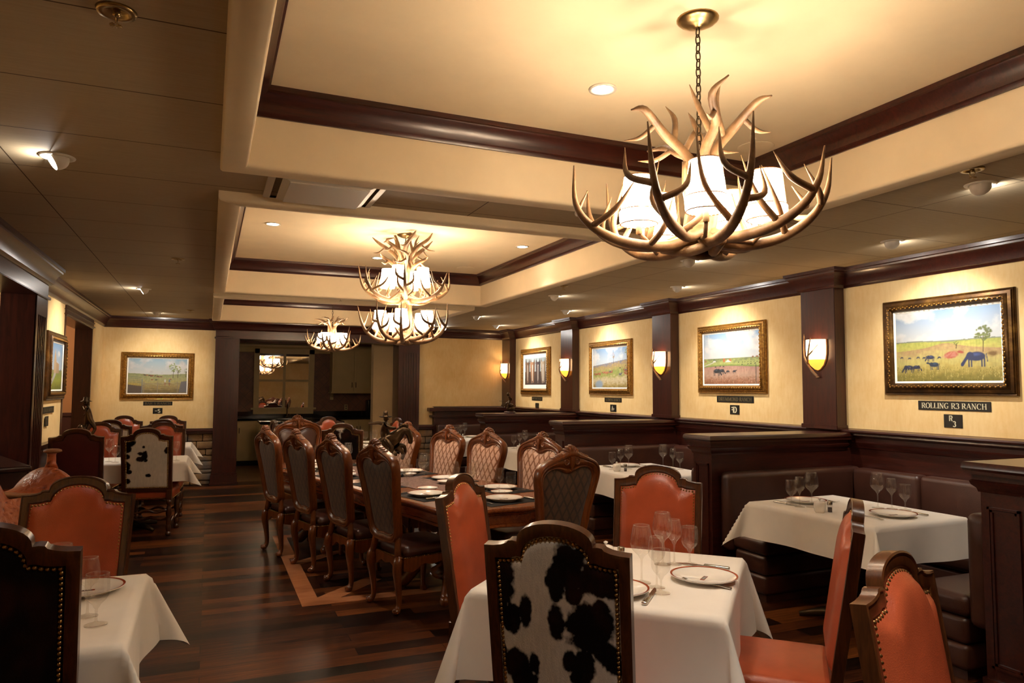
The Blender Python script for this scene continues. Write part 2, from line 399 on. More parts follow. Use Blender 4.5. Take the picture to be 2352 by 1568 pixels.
# ceiling with three tray openings
b = MB(); ya = YN-.1
hx0, hx1 = TX0-.07, TX1+.07
for y0, y1 in TRAYS:
    b.box(-1.8, ya, ZC, 5.4, y0-.07, ZC+.03); b.box(-1.8, y0-.07, ZC, hx0, y1+.07, ZC+.03); b.box(hx1, y0-.07, ZC, 5.4, y1+.07, ZC+.03); ya = y1+.07
b.box(-1.8, ya, ZC, 5.4, 12.8, ZC+.03); b.box(-5, YN-.1, ZC, -1.8, 12.8, ZC+.03)
b.build('ceiling', 'ceiling', kind='structure')
crown = [(0, 2.452), (.012, 2.452), (.02, 2.468), (.03, 2.474), (.034, 2.49), (.044, 2.52), (.06, 2.548), (.08, 2.568), (.09, 2.574), (.092, 2.588), (.104, 2.594), (.106, 2.62)]
for i, (y0, y1) in enumerate(TRAYS):
    rp = rect(TX0, y0, TX1, y1)
    o = MB().sweep(rp, [(0, ZU), (0, ZB+.02), (-.003, ZB+.008), (-.012, ZB), (-.108, ZB), (-.117, ZB+.008), (-.12, ZB+.02), (-.12, ZC+.005)], True).build('ceiling_tray', 'tray_plaster', angle=50, kind='structure')
    MB().box(TX0-.02, y0-.02, ZU, TX1+.02, y1+.02, ZU+.02).build('ceiling_tray_top', 'tray_plaster', kind='structure')
    MB().sweep(rp, [(0, 2.815), (.012, 2.815), (.018, 2.83), (.026, 2.836), (.032, 2.86), (.046, 2.89), (.066, 2.908), (.072, 2.918), (.082, 2.922), (.084, 2.945)], True).build('trim_%d' % (i+1), 'mahogany_x', angle=35, kind='structure')
# right wall: wallpaper above, dark panelling below, pillars, crown, rail
MB().box(XR, YN, 1.1, XR+.1, YF+.1, ZC).build('wall_right', 'wallpaper', kind='structure')
MB().box(XR-.005, YN, 0, XR+.1, YF, 1.15).build('trim_4', 'mahogany_y', kind='structure')
PIL = [4.85, 7.28, 9.79, 12.23]
PX = 5.07
path = [(XR, YF)]
path = [(XR, YN)]
for c in PIL[:3]: path += [(XR, c-.195), (PX, c-.195), (PX, c+.195), (XR, c+.195)]
path += [(XR, PIL[3]-.19), (PX, PIL[3]-.19), (PX, YF), (3.44, YF), (3.44, 12.3), (.08, 12.3), (.08, YF), (XL, YF), (XL, 7.56), (-1.36, 7.56), (-1.36, 3.9), (XL, 3.9), (XL, YN)]
MB().sweep(path, crown).build('trim_5', 'mahogany_x', angle=40, kind='structure')
rail = [(0, 1.045), (.012, 1.05), (.016, 1.07), (.03, 1.085), (.034, 1.1), (.026, 1.108), (.026, 1.14), (.05, 1.15), (.058, 1.16), (.055, 1.172), (.08, 1.18), (.085, 1.192), (.08, 1.205), (.02, 1.208), (0, 1.215)]
MB().sweep([(XR, YN), (XR, YF), (3.72, YF)], rail).build('trim_6', 'mahogany_y', angle=40, kind='structure')
for c in PIL:
    b = MB(); h = .195 if c < 12 else .19
    b.box(PX, c-h, 1.2, XR, c+h, 2.5); b.box(PX-.012, c-h-.012, 1.2, XR, c+h+.012, 1.24)
    b.build('wall_pillar', 'mahogany', bevel=.004, kind='structure')
# booth partitions
for c in (2.36, 4.73, 7.26, 9.73):
    x0, h = 3.68, .115
    b = MB(); b.box(x0, c-h, 0, XR-.006, c+h, 1.16)
    rp = rect(x0, c-h, XR-.1, c+h)
    b.sweep(rp, [(0, 1.03), (-.008, 1.03), (-.013, 1.05), (-.03, 1.066), (-.036, 1.085), (-.027, 1.092), (-.027, 1.13), (-.05, 1.137), (-.06, 1.15), (-.058, 1.172), (-.05, 1.182)], True)
    b.prism([(x0-.05, c-h-.05), (XR-.006, c-h-.05), (XR-.006, c+h+.05), (x0-.05, c+h+.05)], 1.12, 1.182)
    for z0, z1 in ((.16, .96),):   # raised moulding on the end panel
        y0, y1 = c-h+.035, c+h-.035
        for k, (a, pz) in enumerate(((.0, .012), (.014, .008))):
            b.box(x0-pz, y0+a, z0+a, x0, y1-a, z0+a+.012); b.box(x0-pz, y0+a, z1-a-.012, x0, y1-a, z1-a)
            b.box(x0-pz, y0+a, z0+a, x0, y0+a+.012, z1-a); b.box(x0-pz, y1-a-.012, z0+a, x0, y1-a, z1-a)
    b.box(x0-.015, c-h-.015, 0, XR-.02, c+h+.015, .1)
    b.build('wall_partition', 'mahogany_x', angle=35, kind='structure')
MB().box(3.72, YF-.1, 0, XR-.006, YF, 1.12).box(3.66, YF-.16, 1.02, XR-.03, YF, 1.06).box(3.62, YF-.18, 1.13, XR-.03, YF, 1.19).build('wall_partition', 'mahogany_x', bevel=.006, kind='structure')
# far wall
MB().box(XL-.1, YF, .8, .2, YF+.12, ZC).build('wall_far', 'wallpaper', kind='structure')
MB().box(3.3, YF, .8, XR+.1, YF+.12, ZC).build('wall_far_right', 'wallpaper', kind='structure')
MB().box(XL, YF+.02, 0, .1, YF+.1, .82).box(3.4, YF+.02, 0, 3.8, YF+.1, .82).build('wall_far_base', 'void', kind='structure')
random.seed(4)
b = MB()
for xa, xb in ((XL, .09), (3.42, 3.72)):
    z = 0.0
    for hh in (.07, .11, .06, .13, .09, .1, .12, .13):
        z1 = min(z+hh, .82); x = xa
        while x < xb-.02:
            ln = random.uniform(.14, .38); x1 = x+ln if xb-x-ln > .1 else xb
            d = random.uniform(0, .03); g = .004
            b.rbox(x+g, YF-.03-d, z+g, x1-g, YF+.03, z1-g, .012, 2); x = x1
        z = z1
b.build('wall_stone', 'stone', kind='structure')
rail2 = [(0, .80), (.03, .80), (.045, .815), (.045, .835), (.06, .845), (.06, .858), (.03, .864), (.028, .884), (0, .89)]
MB().sweep([(3.72, YF-.03), (3.44, YF-.03)], rail2).sweep([(.08, YF-.03), (XL, YF-.03)], rail2).build('trim_7', 'mahogany_x', angle=40, kind='structure')
# fluted columns and the header of the kitchenette opening
def fluted(b, x0, x1, y, z0, z1, ax='x', n=6, dep=.012, side=1):
    wdt = x1-x0; mg = wdt*.14; st = (wdt-2*mg)/n
    def bx(a0, a1, za, zb, d0, d1):
        if ax == 'x': b.box(a0, y+d0, za, a1, y+d1, zb)
        else: b.box(y-d1, a0, za, y-d0, a1, zb)
    bx(x0, x1, 0, z0, 0, dep); bx(x0, x1, z1, 2.36, 0, dep)
    bx(x0, x0+mg+st*.2, z0, z1, 0, dep); bx(x1-mg-st*.2, x1, z0, z1, 0, dep)
    for k in range(n-1):
        xa = x0+mg+st*(k+.8); bx(xa, xa+st*.4, z0, z1, 0, dep)
for x0, x1 in ((.08, .44), (3.06, 3.44)):
    b = MB(); b.box(x0, 12.312, 0, x1, 12.72, 2.36); fluted(b, x0, x1, 12.3, .4, 2.16)
    b.box(x0-.02, 12.28, 0, x1+.02, 12.74, .15); b.box(x0-.03, 12.27, 0, x1+.03, 12.75, .035); b.box(x0-.012, 12.288, .15, x1+.012, 12.73, .185)
    b.build('column', 'mahogany', bevel=.004, kind='structure')
b = MB().box(.08, 12.3, 2.335, 3.44, 12.72, ZC); b.box(.065, 12.282, 2.32, 3.455, 12.74, 2.345); b.build('trim_8', 'mahogany_x', bevel=.005, kind='structure')
# left wall with two cased openings
b = MB()
b.box(XL-.24, YN, .0, XL, 3.9, ZC).box(XL-.24, 3.9, 2.33, XL, 7.1, ZC).box(XL-.2, 7.16, 0, XL, 9.25, ZC).box(XL-.2, 9.25, 2.36, XL, 11.27, ZC).box(XL-.2, 11.27, 0, XL, YF+.02, ZC)
b.build('wall_left', 'wallpaper', kind='structure')
b = MB().box(-1.62, 7.1, 0, -1.372, 7.54, 2.36); fluted(b, 7.1, 7.54, -1.36, .45, 2.16, 'y', 5)
b.box(-1.6, 7.085, 0, -1.345, 7.56, .16)
b.build('column', 'mahogany', bevel=.004, kind='structure')
b = MB().box(-1.62, 3.9, 2.335, -1.36, 7.54, ZC-.1).box(-1.62, 3.9, 2.32, -1.34, 7.56, 2.345).box(-1.62, 3.9, 0, -1.36, 4.3, 2.4)
b.build('trim_9', 'mahogany_y', bevel=.004, kind='structure')
b = MB().box(-1.7, 11.24, 0, -1.49, 11.3, 2.36).box(-1.7, 9.23, 0, -1.49, 9.29, 2.36).box(-1.72, 9.23, 2.33, -1.485, 11.3, 2.46).box(-1.7, 9.2, 2.345, -1.465, 11.3, 2.36).box(-1.7, 9.2, 2.4, -1.47, 11.3, 2.412)
b.build('trim_10', 'mahogany', bevel=.003, kind='structure')
MB().sweep([(XL, 9.2), (XL, 7.56)], [(0, .86), (.012, .865), (.012, .89), (.03, .9), (.03, .915), (.02, .92), (.02, .95), (.045, .96), (.045, .975), (0, .985)]).box(XL-.01, 7.5, 0, XL+.008, 9.2, .9).build('trim_11', 'darkwood', angle=40, kind='structure')
# rooms beyond the openings
MB().box(-4.6, 8.5, 0, -1.74, 8.6, ZC).build('wall_side_room', 'wallpaper', kind='structure')
MB().box(-4.6, YF, 1.14, -1.7, YF+.1, ZC).build('wall_passage', 'pink_wall', kind='structure')
MB().box(-4.6, YF-.01, 0, -1.7, YF+.1, 1.12).box(-4.6, YF-.03, 1.1, -1.7, YF+.1, 1.15).build('wall_passage_base', 'maroon', kind='structure')
MB().box(-4.7, YN, 0, -4.6, YF+.1, ZC).build('wall_outer', 'wallpaper', kind='structure')
MB().box(-2.1, 7.16, 0, -1.63, 7.24, 1.34).box(-2.1, 7.13, 1.34, -1.62, 7.27, 1.37).build('wall_half', 'darkwood', bevel=.004, kind='structure')
MB().box(-4.7, YN-.1, 0, 5.3, YN, ZC).build('wall_near', 'wallpaper', kind='structure')
# kitchenette shell
MB().box(-.6, 15.6, 0, 3.6, 15.7, 2.75).build('wall_kitchen_back', 'backsplash', kind='structure')
MB().box(-.7, 12.6, 0, -.6, 15.7, 2.75).box(3.5, 12.72, 0, 3.6, 15.7, 2.75).build('wall_kitchen_sides', 'cream', kind='structure')
MB().box(-.7, 12.5, 2.6, 3.6, 15.7, 2.7).build('ceiling_kitchen', 'mahogany_x', kind='structure')
MB().box(2.83, 13.3, 0, 3.5, 13.5, 2.6).build('wall_kitchen_return', 'cream', kind='structure')
MB().sweep([(3.5, 15.6), (-.6, 15.6)], [(0, 2.26), (.015, 2.27), (.02, 2.3), (.05, 2.34), (.055, 2.36), (.08, 2.38), (.08, 2.42), (0, 2.45)]).build('trim_12', 'cabinet', angle=40, kind='structure')

# ------------------------------------------------------------------ chairs
RAKE = R(9)
def rake(p, z0=.44, y0=-.215):
    # lean a point of the upright back backwards (towards -y) above z0
    x, y, z = p
    return (x, y0 + (y-y0)*math.cos(RAKE) - (z-z0)*math.sin(RAKE), z0 + (z-z0)*math.cos(RAKE) + (y-y0)*math.sin(RAKE))
def half_outline_a(hw, zc, zs, za, ha, st):
    # right half of the camel top, from the corner to the peak: shoulder cove, small step, arch
    pts = [(hw, zc)]
    for i in range(1, 5):
        a = PI/2*i/4; pts.append((ha+st+(hw-ha-st)*(1-math.sin(a)), zc+(zs-zc)*(1-math.cos(a))*1.0))
    pts.append((ha+st*.5, zs+.002)); pts.append((ha, zs))
    for i in range(1, 9):
        t = i/8; pts.append((ha*math.cos(t*PI/2), zs+(za-zs)*math.sin(t*PI/2)**.85))
    return pts
def outline_a(hw, hb, zb, zc, zs, za, ha, st):
    r = half_outline_a(hw, zc, zs, za, ha, st)
    side = [(hb+(hw-hb)*t, zb+(zc-zb)*t) for t in (0, .25, .5, .75)]
    right = side+r
    left = [(-x, z) for x, z in reversed(right[:-1])]
    return right+left
def ring_frame(outer, inner, prof, y0, parent, name, mat):
    # molded frame between two outlines of equal length; prof: (t across, depth)
    b = MB(); n = len(outer); rings = []
    for t_, d in prof:
        rings.append([rake((o[0]+(i[0]-o[0])*t_, y0+d, o[1]+(i[1]-o[1])*t_)) for o, i in zip(outer, inner)])
    rings.append(rings[0])
    b.rings(rings, True)
    return b.build(name, mat, parent, angle=40, fix=True)
def top_at(outline, x):
    # z of the upper outline at x
    best = None
    n = len(outline)
    for i in range(n):
        a, c = outline[i], outline[(i+1) % n]
        if min(a[0], c[0]) <= x <= max(a[0], c[0]) and abs(a[0]-c[0]) > 1e-9:
            z = a[1]+(c[1]-a[1])*(x-a[0])/(c[0]-a[0]); best = z if best is None else max(best, z)
    return best
def panel(outline, zb, y, puff, nu, nv, sign, ease=.05):
    hw = max(p[0] for p in outline); b = MB(); pts2 = []
    def fn(u, v):
        x = (u-.5)*2*hw*.999; zt = top_at(outline, x); z = zb+(zt-zb)*v
        ex = min(min(u, 1-u)*2*hw, min(v, 1-v)*(zt-zb)); k = min(1, max(0, ex-.013)/ease); d = puff*math.sqrt(1-(1-k)**2)
        if len(pts2) < (nu+1)*(nv+1): pts2.append((x, z))
        return rake((x, y+sign*d, z))
    b.grid(fn, nu, nv)
    if sign > 0: b.f = [tuple(reversed(q)) for q in b.f]
    return b, pts2
def nails_along(outline, y, sign, r=.0078, step=.0158, closed=True):
    b = MB(); P = [Vector(p) for p in outline]; n = len(P); acc = 0; nxt = 0
    for i in range(n if closed else n-1):
        a, c = P[i], P[(i+1) % n]; L = (c-a).length
        while nxt <= acc+L and L > 0:
            p = a+(c-a)*((nxt-acc)/L); nxt += step
            rs = []
            for ph, hh in ((1, 0), (.75, .6), (.001, .95)):
                rs.append([rake((p.x+r*ph*math.cos(2*PI*j/6), y+sign*r*hh, p.y+r*ph*math.sin(2*PI*j/6))) for j in range(6)])
            b.rings(rs)
        acc += L
    return b
class VNoise:
    def __init__(s, seed): s.r = np.random.RandomState(seed); s.t = s.r.rand(64, 64)
    def __call__(s, x, y):
        x = np.asarray(x, float) % 64; y = np.asarray(y, float) % 64
        i = np.floor(x).astype(int); j = np.floor(y).astype(int); fx = x-i; fy = y-j
        fx = fx*fx*(3-2*fx); fy = fy*fy*(3-2*fy); T = s.t; i1 = (i+1) % 64; j1 = (j+1) % 64
        return (T[i % 64, j % 64]*(1-fx)+T[i1, j % 64]*fx)*(1-fy)+(T[i % 64, j1]*(1-fx)+T[i1, j1]*fx)*fy
    def fbm(s, x, y, o=4):
        x = np.asarray(x, float); y = np.asarray(y, float); v = 0; a = .5
        for k in range(o): v = v+a*s(x*2**k+k*7.3, y*2**k+k*3.1); a *= .5
        return v
def hide_colors(pts, blobs, seed, dark='#0e0705', mid='#2a110a', white='#cfc6ba', dark_ground=False):
    P = np.array(pts); n = VNoise(seed); x, z = P[:, 0], P[:, 1]
    d = np.full(len(P), 9.0)
    wob = (n.fbm(x*34+5, z*34)-.47)*.62+(n.fbm(x*110, z*70+9)-.47)*.3
    for bx, bz, rx, rz in blobs: d = np.minimum(d, np.sqrt(((x-bx)/rx)**2+((z-bz)/rz)**2)-1)
    d = d+wob
    k = np.clip(.5-d*4.5, 0, 1)[:, None]
    br = n.fbm(x*14+20, z*11)[:, None]
    W = np.array(lin(white))*(.85+.3*n.fbm(x*150, z*30)[:, None]); D = np.array(lin(dark)); Dm = np.array(lin(mid))
    dk = D+(Dm-D)*np.clip((br-.45)*3, 0, 1)
    return W*(1-k)+dk*k
OUT = outline_a(.245, .238, .455, 1.038, 1.059, 1.126, .128, .03)
INN = outline_a(.205, .2, .495, .993, 1.001, 1.08, .115, .028)
INNP = outline_a(.208, .203, .49, .996, 1.004, 1.083, .115, .028)
NAILO = outline_a(.1985, .1935, .5, .987, .995, 1.074, .112, .028)
def turned_leg(b, x, y, z1, r=.024):
    k = z1
    b.lathe([(.012, 0), (.026, .004), (.03, .02), (.024, .036), (.016, .042), (.02, .05), (.026, .07), (.026, .1), (.018, .112), (.022, .12), (.022, .17), (.016, .18), (.024, .2), (.03, k*.62), (.022, k*.8), (.016, k*.84), (.026, k*.88), (.026, k)], 12, (x, y, 0))
def nail_chair(name, label, outside, blobs=None, seed=1, res=(30, 40), dark_ground=False, front='red_leather'):
    t = thing(name, label, 'chair')
    prof = [(0, .0), (0, .02), (.12, .0225), (.2, .018), (.75, .018), (.9, .014), (1, .004), (1, -.004), (.9, -.02), (.2, -.0225), (0, -.02)]
    ring_frame(OUT, INN, prof, -.2, t, 'back_frame', 'nailwood')
    b, _ = panel(INNP, .49, -.1895, .034, 24, 36, 1, .09); b.build('back_cushion', front, t)
    nails_along(NAILO, -.1895, 1).build('nailhead_trim', 'nail', t)
    if outside == 'hide':
        b, p2 = panel(INNP, .49, -.2125, .006, res[0], res[1], -1, .03)
        o = b.build('outside_back', 'cowhide', t); paint_attr(o, hide_colors(p2, blobs, seed)); o['label'] = 'cowhide outside of the back'
        nails_along(NAILO, -.2125, -1).build('nailhead_trim', 'nail', t)
    else:
        b, p2 = panel(INNP, .49, -.2095, .004, 10, 14, -1, .03); b.build('outside_back', outside, t)
    s = MB().rbox(-.245, -.21, .365, .245, .25, .475, .04, 4); s.build('seat', 'red_leather', t)
    b = MB()
    for k in range(36):
        x = -.235+.47*k/35
        for y in (.252, -.212): b.sphere((x, y, .385), .0055, 6, 4)
    for k in range(34):
        y = -.2+.44*k/33
        for x in (-.247, .247): b.sphere((x, y, .385), .0055, 6, 4)
    b.build('nailhead_trim', 'nail', t)
    for x in (-.215, .215):
        b = MB(); turned_leg(b, x, .215, .37); b.build('leg', 'nailwood', t)
        b = MB(); turned_leg(b, x, -.215, .37); b.box(x-.024, -.235, .36, x+.024, -.195, .47); b.build('leg', 'nailwood', t)
    def wavy(b, p0, p1):
        P = []
        for i in range(13):
            u = i/12; P.append(Vector(p0).lerp(Vector(p1), u)+Vector((0, 0, .014*math.cos(u*4*PI))))
        b.tube(P, [.013+.005*math.cos(i/12*4*PI) for i in range(13)], 8)
    for x in (-.215, .215):
        b = MB(); wavy(b, (x, -.2, .14), (x, .2, .14)); b.build('stretcher', 'nailwood', t)
    b = MB(); wavy(b, (-.2, 0, .14), (.2, 0, .14)); b.build('stretcher', 'nailwood', t)
    b = MB(); wavy(b, (-.2, -.215, .25), (.2, -.215, .25)); b.build('stretcher', 'nailwood', t)
    return t

# carved banquet chair
def lerp2(a, b, t): return a+(b-a)*t
BO_R = [(0, .465), (.08, .468), (.145, .482), (.185, .52), (.2, .6), (.217, .73), (.243, .87), (.265, .96), (.268, 1.015), (.253, 1.056), (.217, 1.086), (.168, 1.107), (.124, 1.124), (.085, 1.139), (.055, 1.154), (.032, 1.167), (0, 1.173)]
BI_R = [(0, .535), (.07, .527), (.11, .538), (.145, .57), (.157, .64), (.173, .75), (.196, .87), (.213, .95), (.212, .988), (.197, 1.016), (.166, 1.036), (.13, 1.043), (.098, 1.04), (.067, 1.03), (.043, 1.018), (.021, 1.01), (0, 1.008)]
def sym(half, n=4):
    c = catmull([(x, z, 0) for x, z in half], n); r = [(p.x, p.y) for p in c]
    return r+[(-x, z) for x, z in reversed(r[1:-1])]
BOUT, BINN = sym(BO_R), sym(BI_R)
def panel_fan(inn, y, puff, sign, cz, zs=1.0):
    # smooth pad filling a closed outline: concentric rings towards the centre line
    b = MB(); rings = []; n = len(inn)
    for k in range(9):
        s_ = 1-k/8*.999; d = puff*math.sqrt(max(0, 1-(s_)**3.0))
        rings.append([rake((x*s_, y+sign*d, cz+(z-cz)*s_)) for x, z in inn])
    if sign < 0: rings = rings
    b.rings(rings, True); return b
def carved_chair(name, label, fabric, back_fabric, scale=1.0, nails=False):
    t = thing(name, label, 'chair')
    S = scale
    out = [(x*S, .53+(z-.53)*S) for x, z in BOUT]; inn = [(x*S, .53+(z-.53)*S) for x, z in BINN]
    prof = [(0, -.006), (0, .016), (.1, .03), (.22, .03), (.3, .021), (.42, .027), (.62, .024), (.78, .012), (.86, .016), (.94, .012), (1, .002), (1, -.006), (.94, -.016), (.86, -.02), (.78, -.016), (.62, -.028), (.42, -.031), (.3, -.025), (.22, -.034), (.1, -.034), (0, -.022)]
    ring_frame(out, inn, prof, -.2, t, 'back_frame', 'carved')
    inn2 = [(x*1.03, .77*S+(z-.77*S)*1.02) for x, z in inn]
    cz = .53+(.77-.53)*S
    b = panel_fan(inn2, -.198, .03, 1, cz); b.build('back_cushion', fabric, t, fix=True)
    b = panel_fan(inn2, -.205, .014, -1, cz); b.build('outside_back', back_fabric, t, fix=True)
    if nails:
        ni = [(x*.95, cz+(z-cz)*.96) for x, z in inn]
        nails_along(ni, -.186, 1, .005, .016).build('nailhead_trim', 'nail', t)
    # shell crest: fan of ridges running through the thickness, with a volute on each side
    b = MB(); zc0 = .53+(1.098-.53)*S
    for k in range(-4, 5):
        a = k/4*R(68); ln = (.1-.022*abs(k)/4)*S
        dx, dz = math.sin(a), math.cos(a)
        pts = [(dx*ln*u, 0, zc0+dz*ln*u) for u in (0, .35, .7, .92, 1.0)]
        rr = [.006*S, .0095*S, .0125*S, .0115*S, .004*S]
        rs = []
        for p, r_ in zip(pts, rr):
            rs.append([rake((p[0]+math.cos(2*PI*j/8)*r_*dz, -.201+math.sin(2*PI*j/8)*r_*2.6, p[2]-math.cos(2*PI*j/8)*r_*dx)) for j in range(8)])
        b.rings(rs, True, True, True)
    for sx in (-1, 1):
        for yy in (-.176, -.226):
            pts = []
            for i in range(15):
                a = i/14*3.4*PI/2*1.2; r_ = (.03-.02*i/14)*S
                pts.append(rake((sx*(.05*S+r_*math.cos(a+2.2)), yy, zc0+.0*S+r_*math.sin(a+2.2)-.004)))
            b.tube(pts, [.0075*S]*15, 6)
    for yy in (-.174, -.23):
        b.tube([rake((0, yy, zc0+.03)), rake((0, yy+(.004 if yy > -.2 else -.004), zc0-.02)), rake((0, yy, zc0-.07*S))], [.02*S, .016*S, .004], 8)
    # leafy scrolls running down the shoulders
    for sx in (-1, 1):
        for k, (x, z) in enumerate(((.085, 1.132), (.11, 1.122), (.14, 1.112))):
            p = rake((sx*x*S, -.2, .53+(z-.53)*S)); b.sphere(p, .016*S, 8, 6, (1.1, 1.7, .8))
    b.build('crest', 'carved', t, angle=60)
    # lower splat posts, seat, rails, legs
    for sx in (-1, 1):
        b = MB().tube([rake((sx*.15*S, -.2, .54)), rake((sx*.155*S, -.2, .48)), (sx*.165*S, -.212, .43), (sx*.175*S, -.215, .37)], [.03, .028, .028, .032], 8, True, .8)
        b.build('back_post', 'carved', t)
    b = MB().rbox(-.225*S, -.19, .37, .225*S, .26, .455, .042, 4); b.build('seat', 'brown_leather', t)
    b = MB(); pr = []
    for (p0, p1) in (((-.235*S, .265), (.235*S, .265)), ((.235*S, .265), (.215*S, -.2)), ((.215*S, -.2), (-.215*S, -.2)), ((-.215*S, -.2), (-.235*S, .265))):
        a, c = Vector(p0), Vector(p1); d = (c-a).normalized(); nn = Vector((d.y, -d.x))
        vs = []; N = 14
        for i in range(N+1):
            u = i/N; q = a.lerp(c, u); zz = .305-.022*math.cos(u*2*PI)+.012*math.cos(u*6*PI)
            for off, z in ((.0, .38), (.014, .375), (.016, .355), (.008, .34), (.006, zz), (-.014, zz), (-.016, .38)):
                vs.append((q.x-nn.x*off*-1, q.y-nn.y*off*-1, z))
        fs = [(i*7+j, i*7+(j+1) % 7, (i+1)*7+(j+1) % 7, (i+1)*7+j) for i in range(N) for j in range(7)]
        b.add(vs, fs, False)
    b.build('apron', 'carved', t, angle=40, fix=True)
    b = MB()
    for k in range(30):
        for y in (.272, -.206): b.sphere(((-.215+.43*k/29)*S, y, .382), .005, 6, 4)
        for sx in (-1, 1): b.sphere((sx*.232*S, -.19+.44*k/29, .382), .005, 6, 4)
    b.build('nailhead_trim', 'nail', t)
    def cab(x, y, dx, dy):
        b = MB(); P = [(0, .38, .03), (.018, .345, .036), (.024, .285, .032), (.012, .2, .025), (0, .1, .02), (.004, .05, .02), (.022, .025, .024)]
        pts = catmull([(x+dx*o, y+dy*o, z) for o, z, r in P], 4); rad = [r for p in catmull([(r, 0, 0) for o, z, r in P], 4) for r in (p.x,)]
        b.tube(pts, rad, 10); e = P[-1][0]
        b.sphere((x+dx*(e+.006), y+dy*(e+.006), .024), .0265, 10, 7, (1.15, 1.15, .9)); b.sphere((x+dx*(e+.024), y+dy*(e+.024), .034), .013, 8, 6)
        b.sphere((x+dx*.03, y+dy*.03, .33), .022, 8, 6, (1, 1, 1.3))
        return b
    q = .7071
    for sx in (-1, 1):
        cab(sx*.2*S, .225, sx*q, q).build('leg', 'carved', t)
        cab(sx*.18*S, -.205, sx*q*.5, -.9).build('leg', 'carved', t)
    return t
RED = ' red leather nailhead chair '
# dark patches of the big hide, read off the leaning back: (x, y, half width, half height)
FRONT_BLOBS = [((((x-385-(y-740)*.066)/865)-.5)*.41, .996-(y-735-(x-385)*.104)/2050, a/1760, c/1750) for x, y, a, c in (
    (430, 860, 80, 190), (505, 1160, 66, 90), (440, 1110, 45, 90), (610, 1118, 40, 98), (560, 1500, 92, 100), (600, 1580, 90, 80), (682, 1482, 36, 74), (455, 1400, 16, 60),
    (925, 800, 100, 150), (1110, 890, 135, 105), (955, 1000, 52, 58), (1215, 950, 55, 80), (828, 920, 58, 100), (840, 1190, 50, 108), (1080, 1225, 150, 150), (1150, 1090, 60, 55), (1200, 1400, 80, 75), (1255, 1480, 60, 50), (1150, 1160, 80, 80), (938, 1455, 46, 70), (1050, 1480, 66, 95), (1020, 1560, 60, 60))]
LEFT_BLOBS = [(-x, z, a, c) for x, z, a, c in ((.15, .99, .045, .06), (.185, .93, .04, .06), (.19, .83, .035, .03), (.185, .73, .03, .05), (.17, .67, .03, .025), (.185, .57, .035, .03), (.06, .86, .028, .02), (.02, .84, .03, .05), (.06, .80, .04, .025), (.01, .79, .018, .02), (-.195, .89, .03, .04), (-.01, .63, .026, .018), (.03, .93, .013, .014))]
chair_red = nail_chair('nailhead_chair', '', 'darkred')
chair_cow = nail_chair('nailhead_chair', '', 'hide', FRONT_BLOBS, 11, (150, 210))
chair_cow2 = nail_chair('nailhead_chair', '', 'hide', LEFT_BLOBS, 5, (80, 110))
chair_cow3 = nail_chair('nailhead_chair', '', 'hide', [(.1, .9, .14, .2), (-.12, .95, .1, .12), (.0, .6, .2, .14), (-.1, .75, .1, .08), (.16, .75, .1, .2)], 8, (60, 80))
chair_white = nail_chair('nailhead_chair', '', 'hide', [(-.15, .55, .06, .1), (.16, .62, .05, .06), (-.17, .85, .03, .05)], 3, (40, 50))
chair_hide_dark = nail_chair('nailhead_chair', '', 'hide', [(0, .8, .6, .9)], 9, (40, 50))
chair_carved = carved_chair('carved_chair', '', 'diamond', 'diamond_back')
chair_head = carved_chair('carved_chair', '', 'brown_leather', 'diamond_back', 1.06, True)
def face(x, y, tx, ty): return math.atan2(ty-y, tx-x)-PI/2
def put_chair(proto, back, ang, label, group=None, off=.32):
    # back: floor-plan point of the middle of the top rail; ang: facing direction
    d = (math.cos(ang), math.sin(ang)); return place(proto, (back[0]+d[0]*off, back[1]+d[1]*off, 0), ang-PI/2, label, group)
D45 = R(45.5)
G1 = 'nailhead chairs around the cornerwise table'
put_chair(chair_cow, (1.03, 2.08), D45, 'black and white cowhide backed chair closest to the camera, at the cornerwise white table', G1)
put_chair(chair_red, (2.37, 3.44), D45+PI, 'red leather nailhead chair facing the camera behind the wine glasses of the cornerwise table', G1)
put_chair(chair_red, (1.16, 3.44), D45-PI/2, 'red leather nailhead chair between cornerwise white table and long walnut table', G1)
put_chair(chair_red, (2.37, 2.07), D45+PI/2, 'red leather nailhead chair seen in profile, its seat under the cornerwise table', G1)
put_chair(chair_red, (1.68, 1.40), R(-70), 'red leather nailhead chair cut off by the lower right corner, beside the nearest booth partition')
put_chair(chair_red, (-.545, 4.0), R(-104), 'dull red leather nailhead chair in front of the tooled saddle')
hd = put_chair(chair_hide_dark, (-.585, 2.46), R(90), 'dark hide backed chair in the lower left corner, in front of a set table')
hd.scale = (1.035,)*3
G2 = 'chairs at the tables along the left wall'
put_chair(chair_cow2, (-.572, 8.27), R(82), 'white cowhide backed chair with black spots, red seat, by the left wall tables', G2)
put_chair(chair_red, (-1.21, 8.35), R(88), 'chair showing a plain dark red leather outside back, behind the saddle horn', G2)
put_chair(chair_red, (-1.18, 9.85), R(-96), 'red leather chair facing the camera behind the sugar bowl of the left table', G2)
put_chair(chair_red, (-.48, 9.62), R(-93), 'red leather chair facing the camera right behind the spotted cowhide chair', G2)
put_chair(chair_white, (-1.14, 10.45), R(90), 'mostly white cowhide backed chair, third row along the left wall', G2)
put_chair(chair_red, (-.54, 10.4), R(90), 'dark backed chair under the small dash S plaque, its camel top between two red chairs', G2)
put_chair(chair_red, (-1.12, 11.85), R(-88), 'red leather chair farthest back on the left, nearest the wall corner', G2)
put_chair(chair_red, (-.53, 11.75), R(-94), 'red leather chair farthest back, right under the dash S plaque', G2)
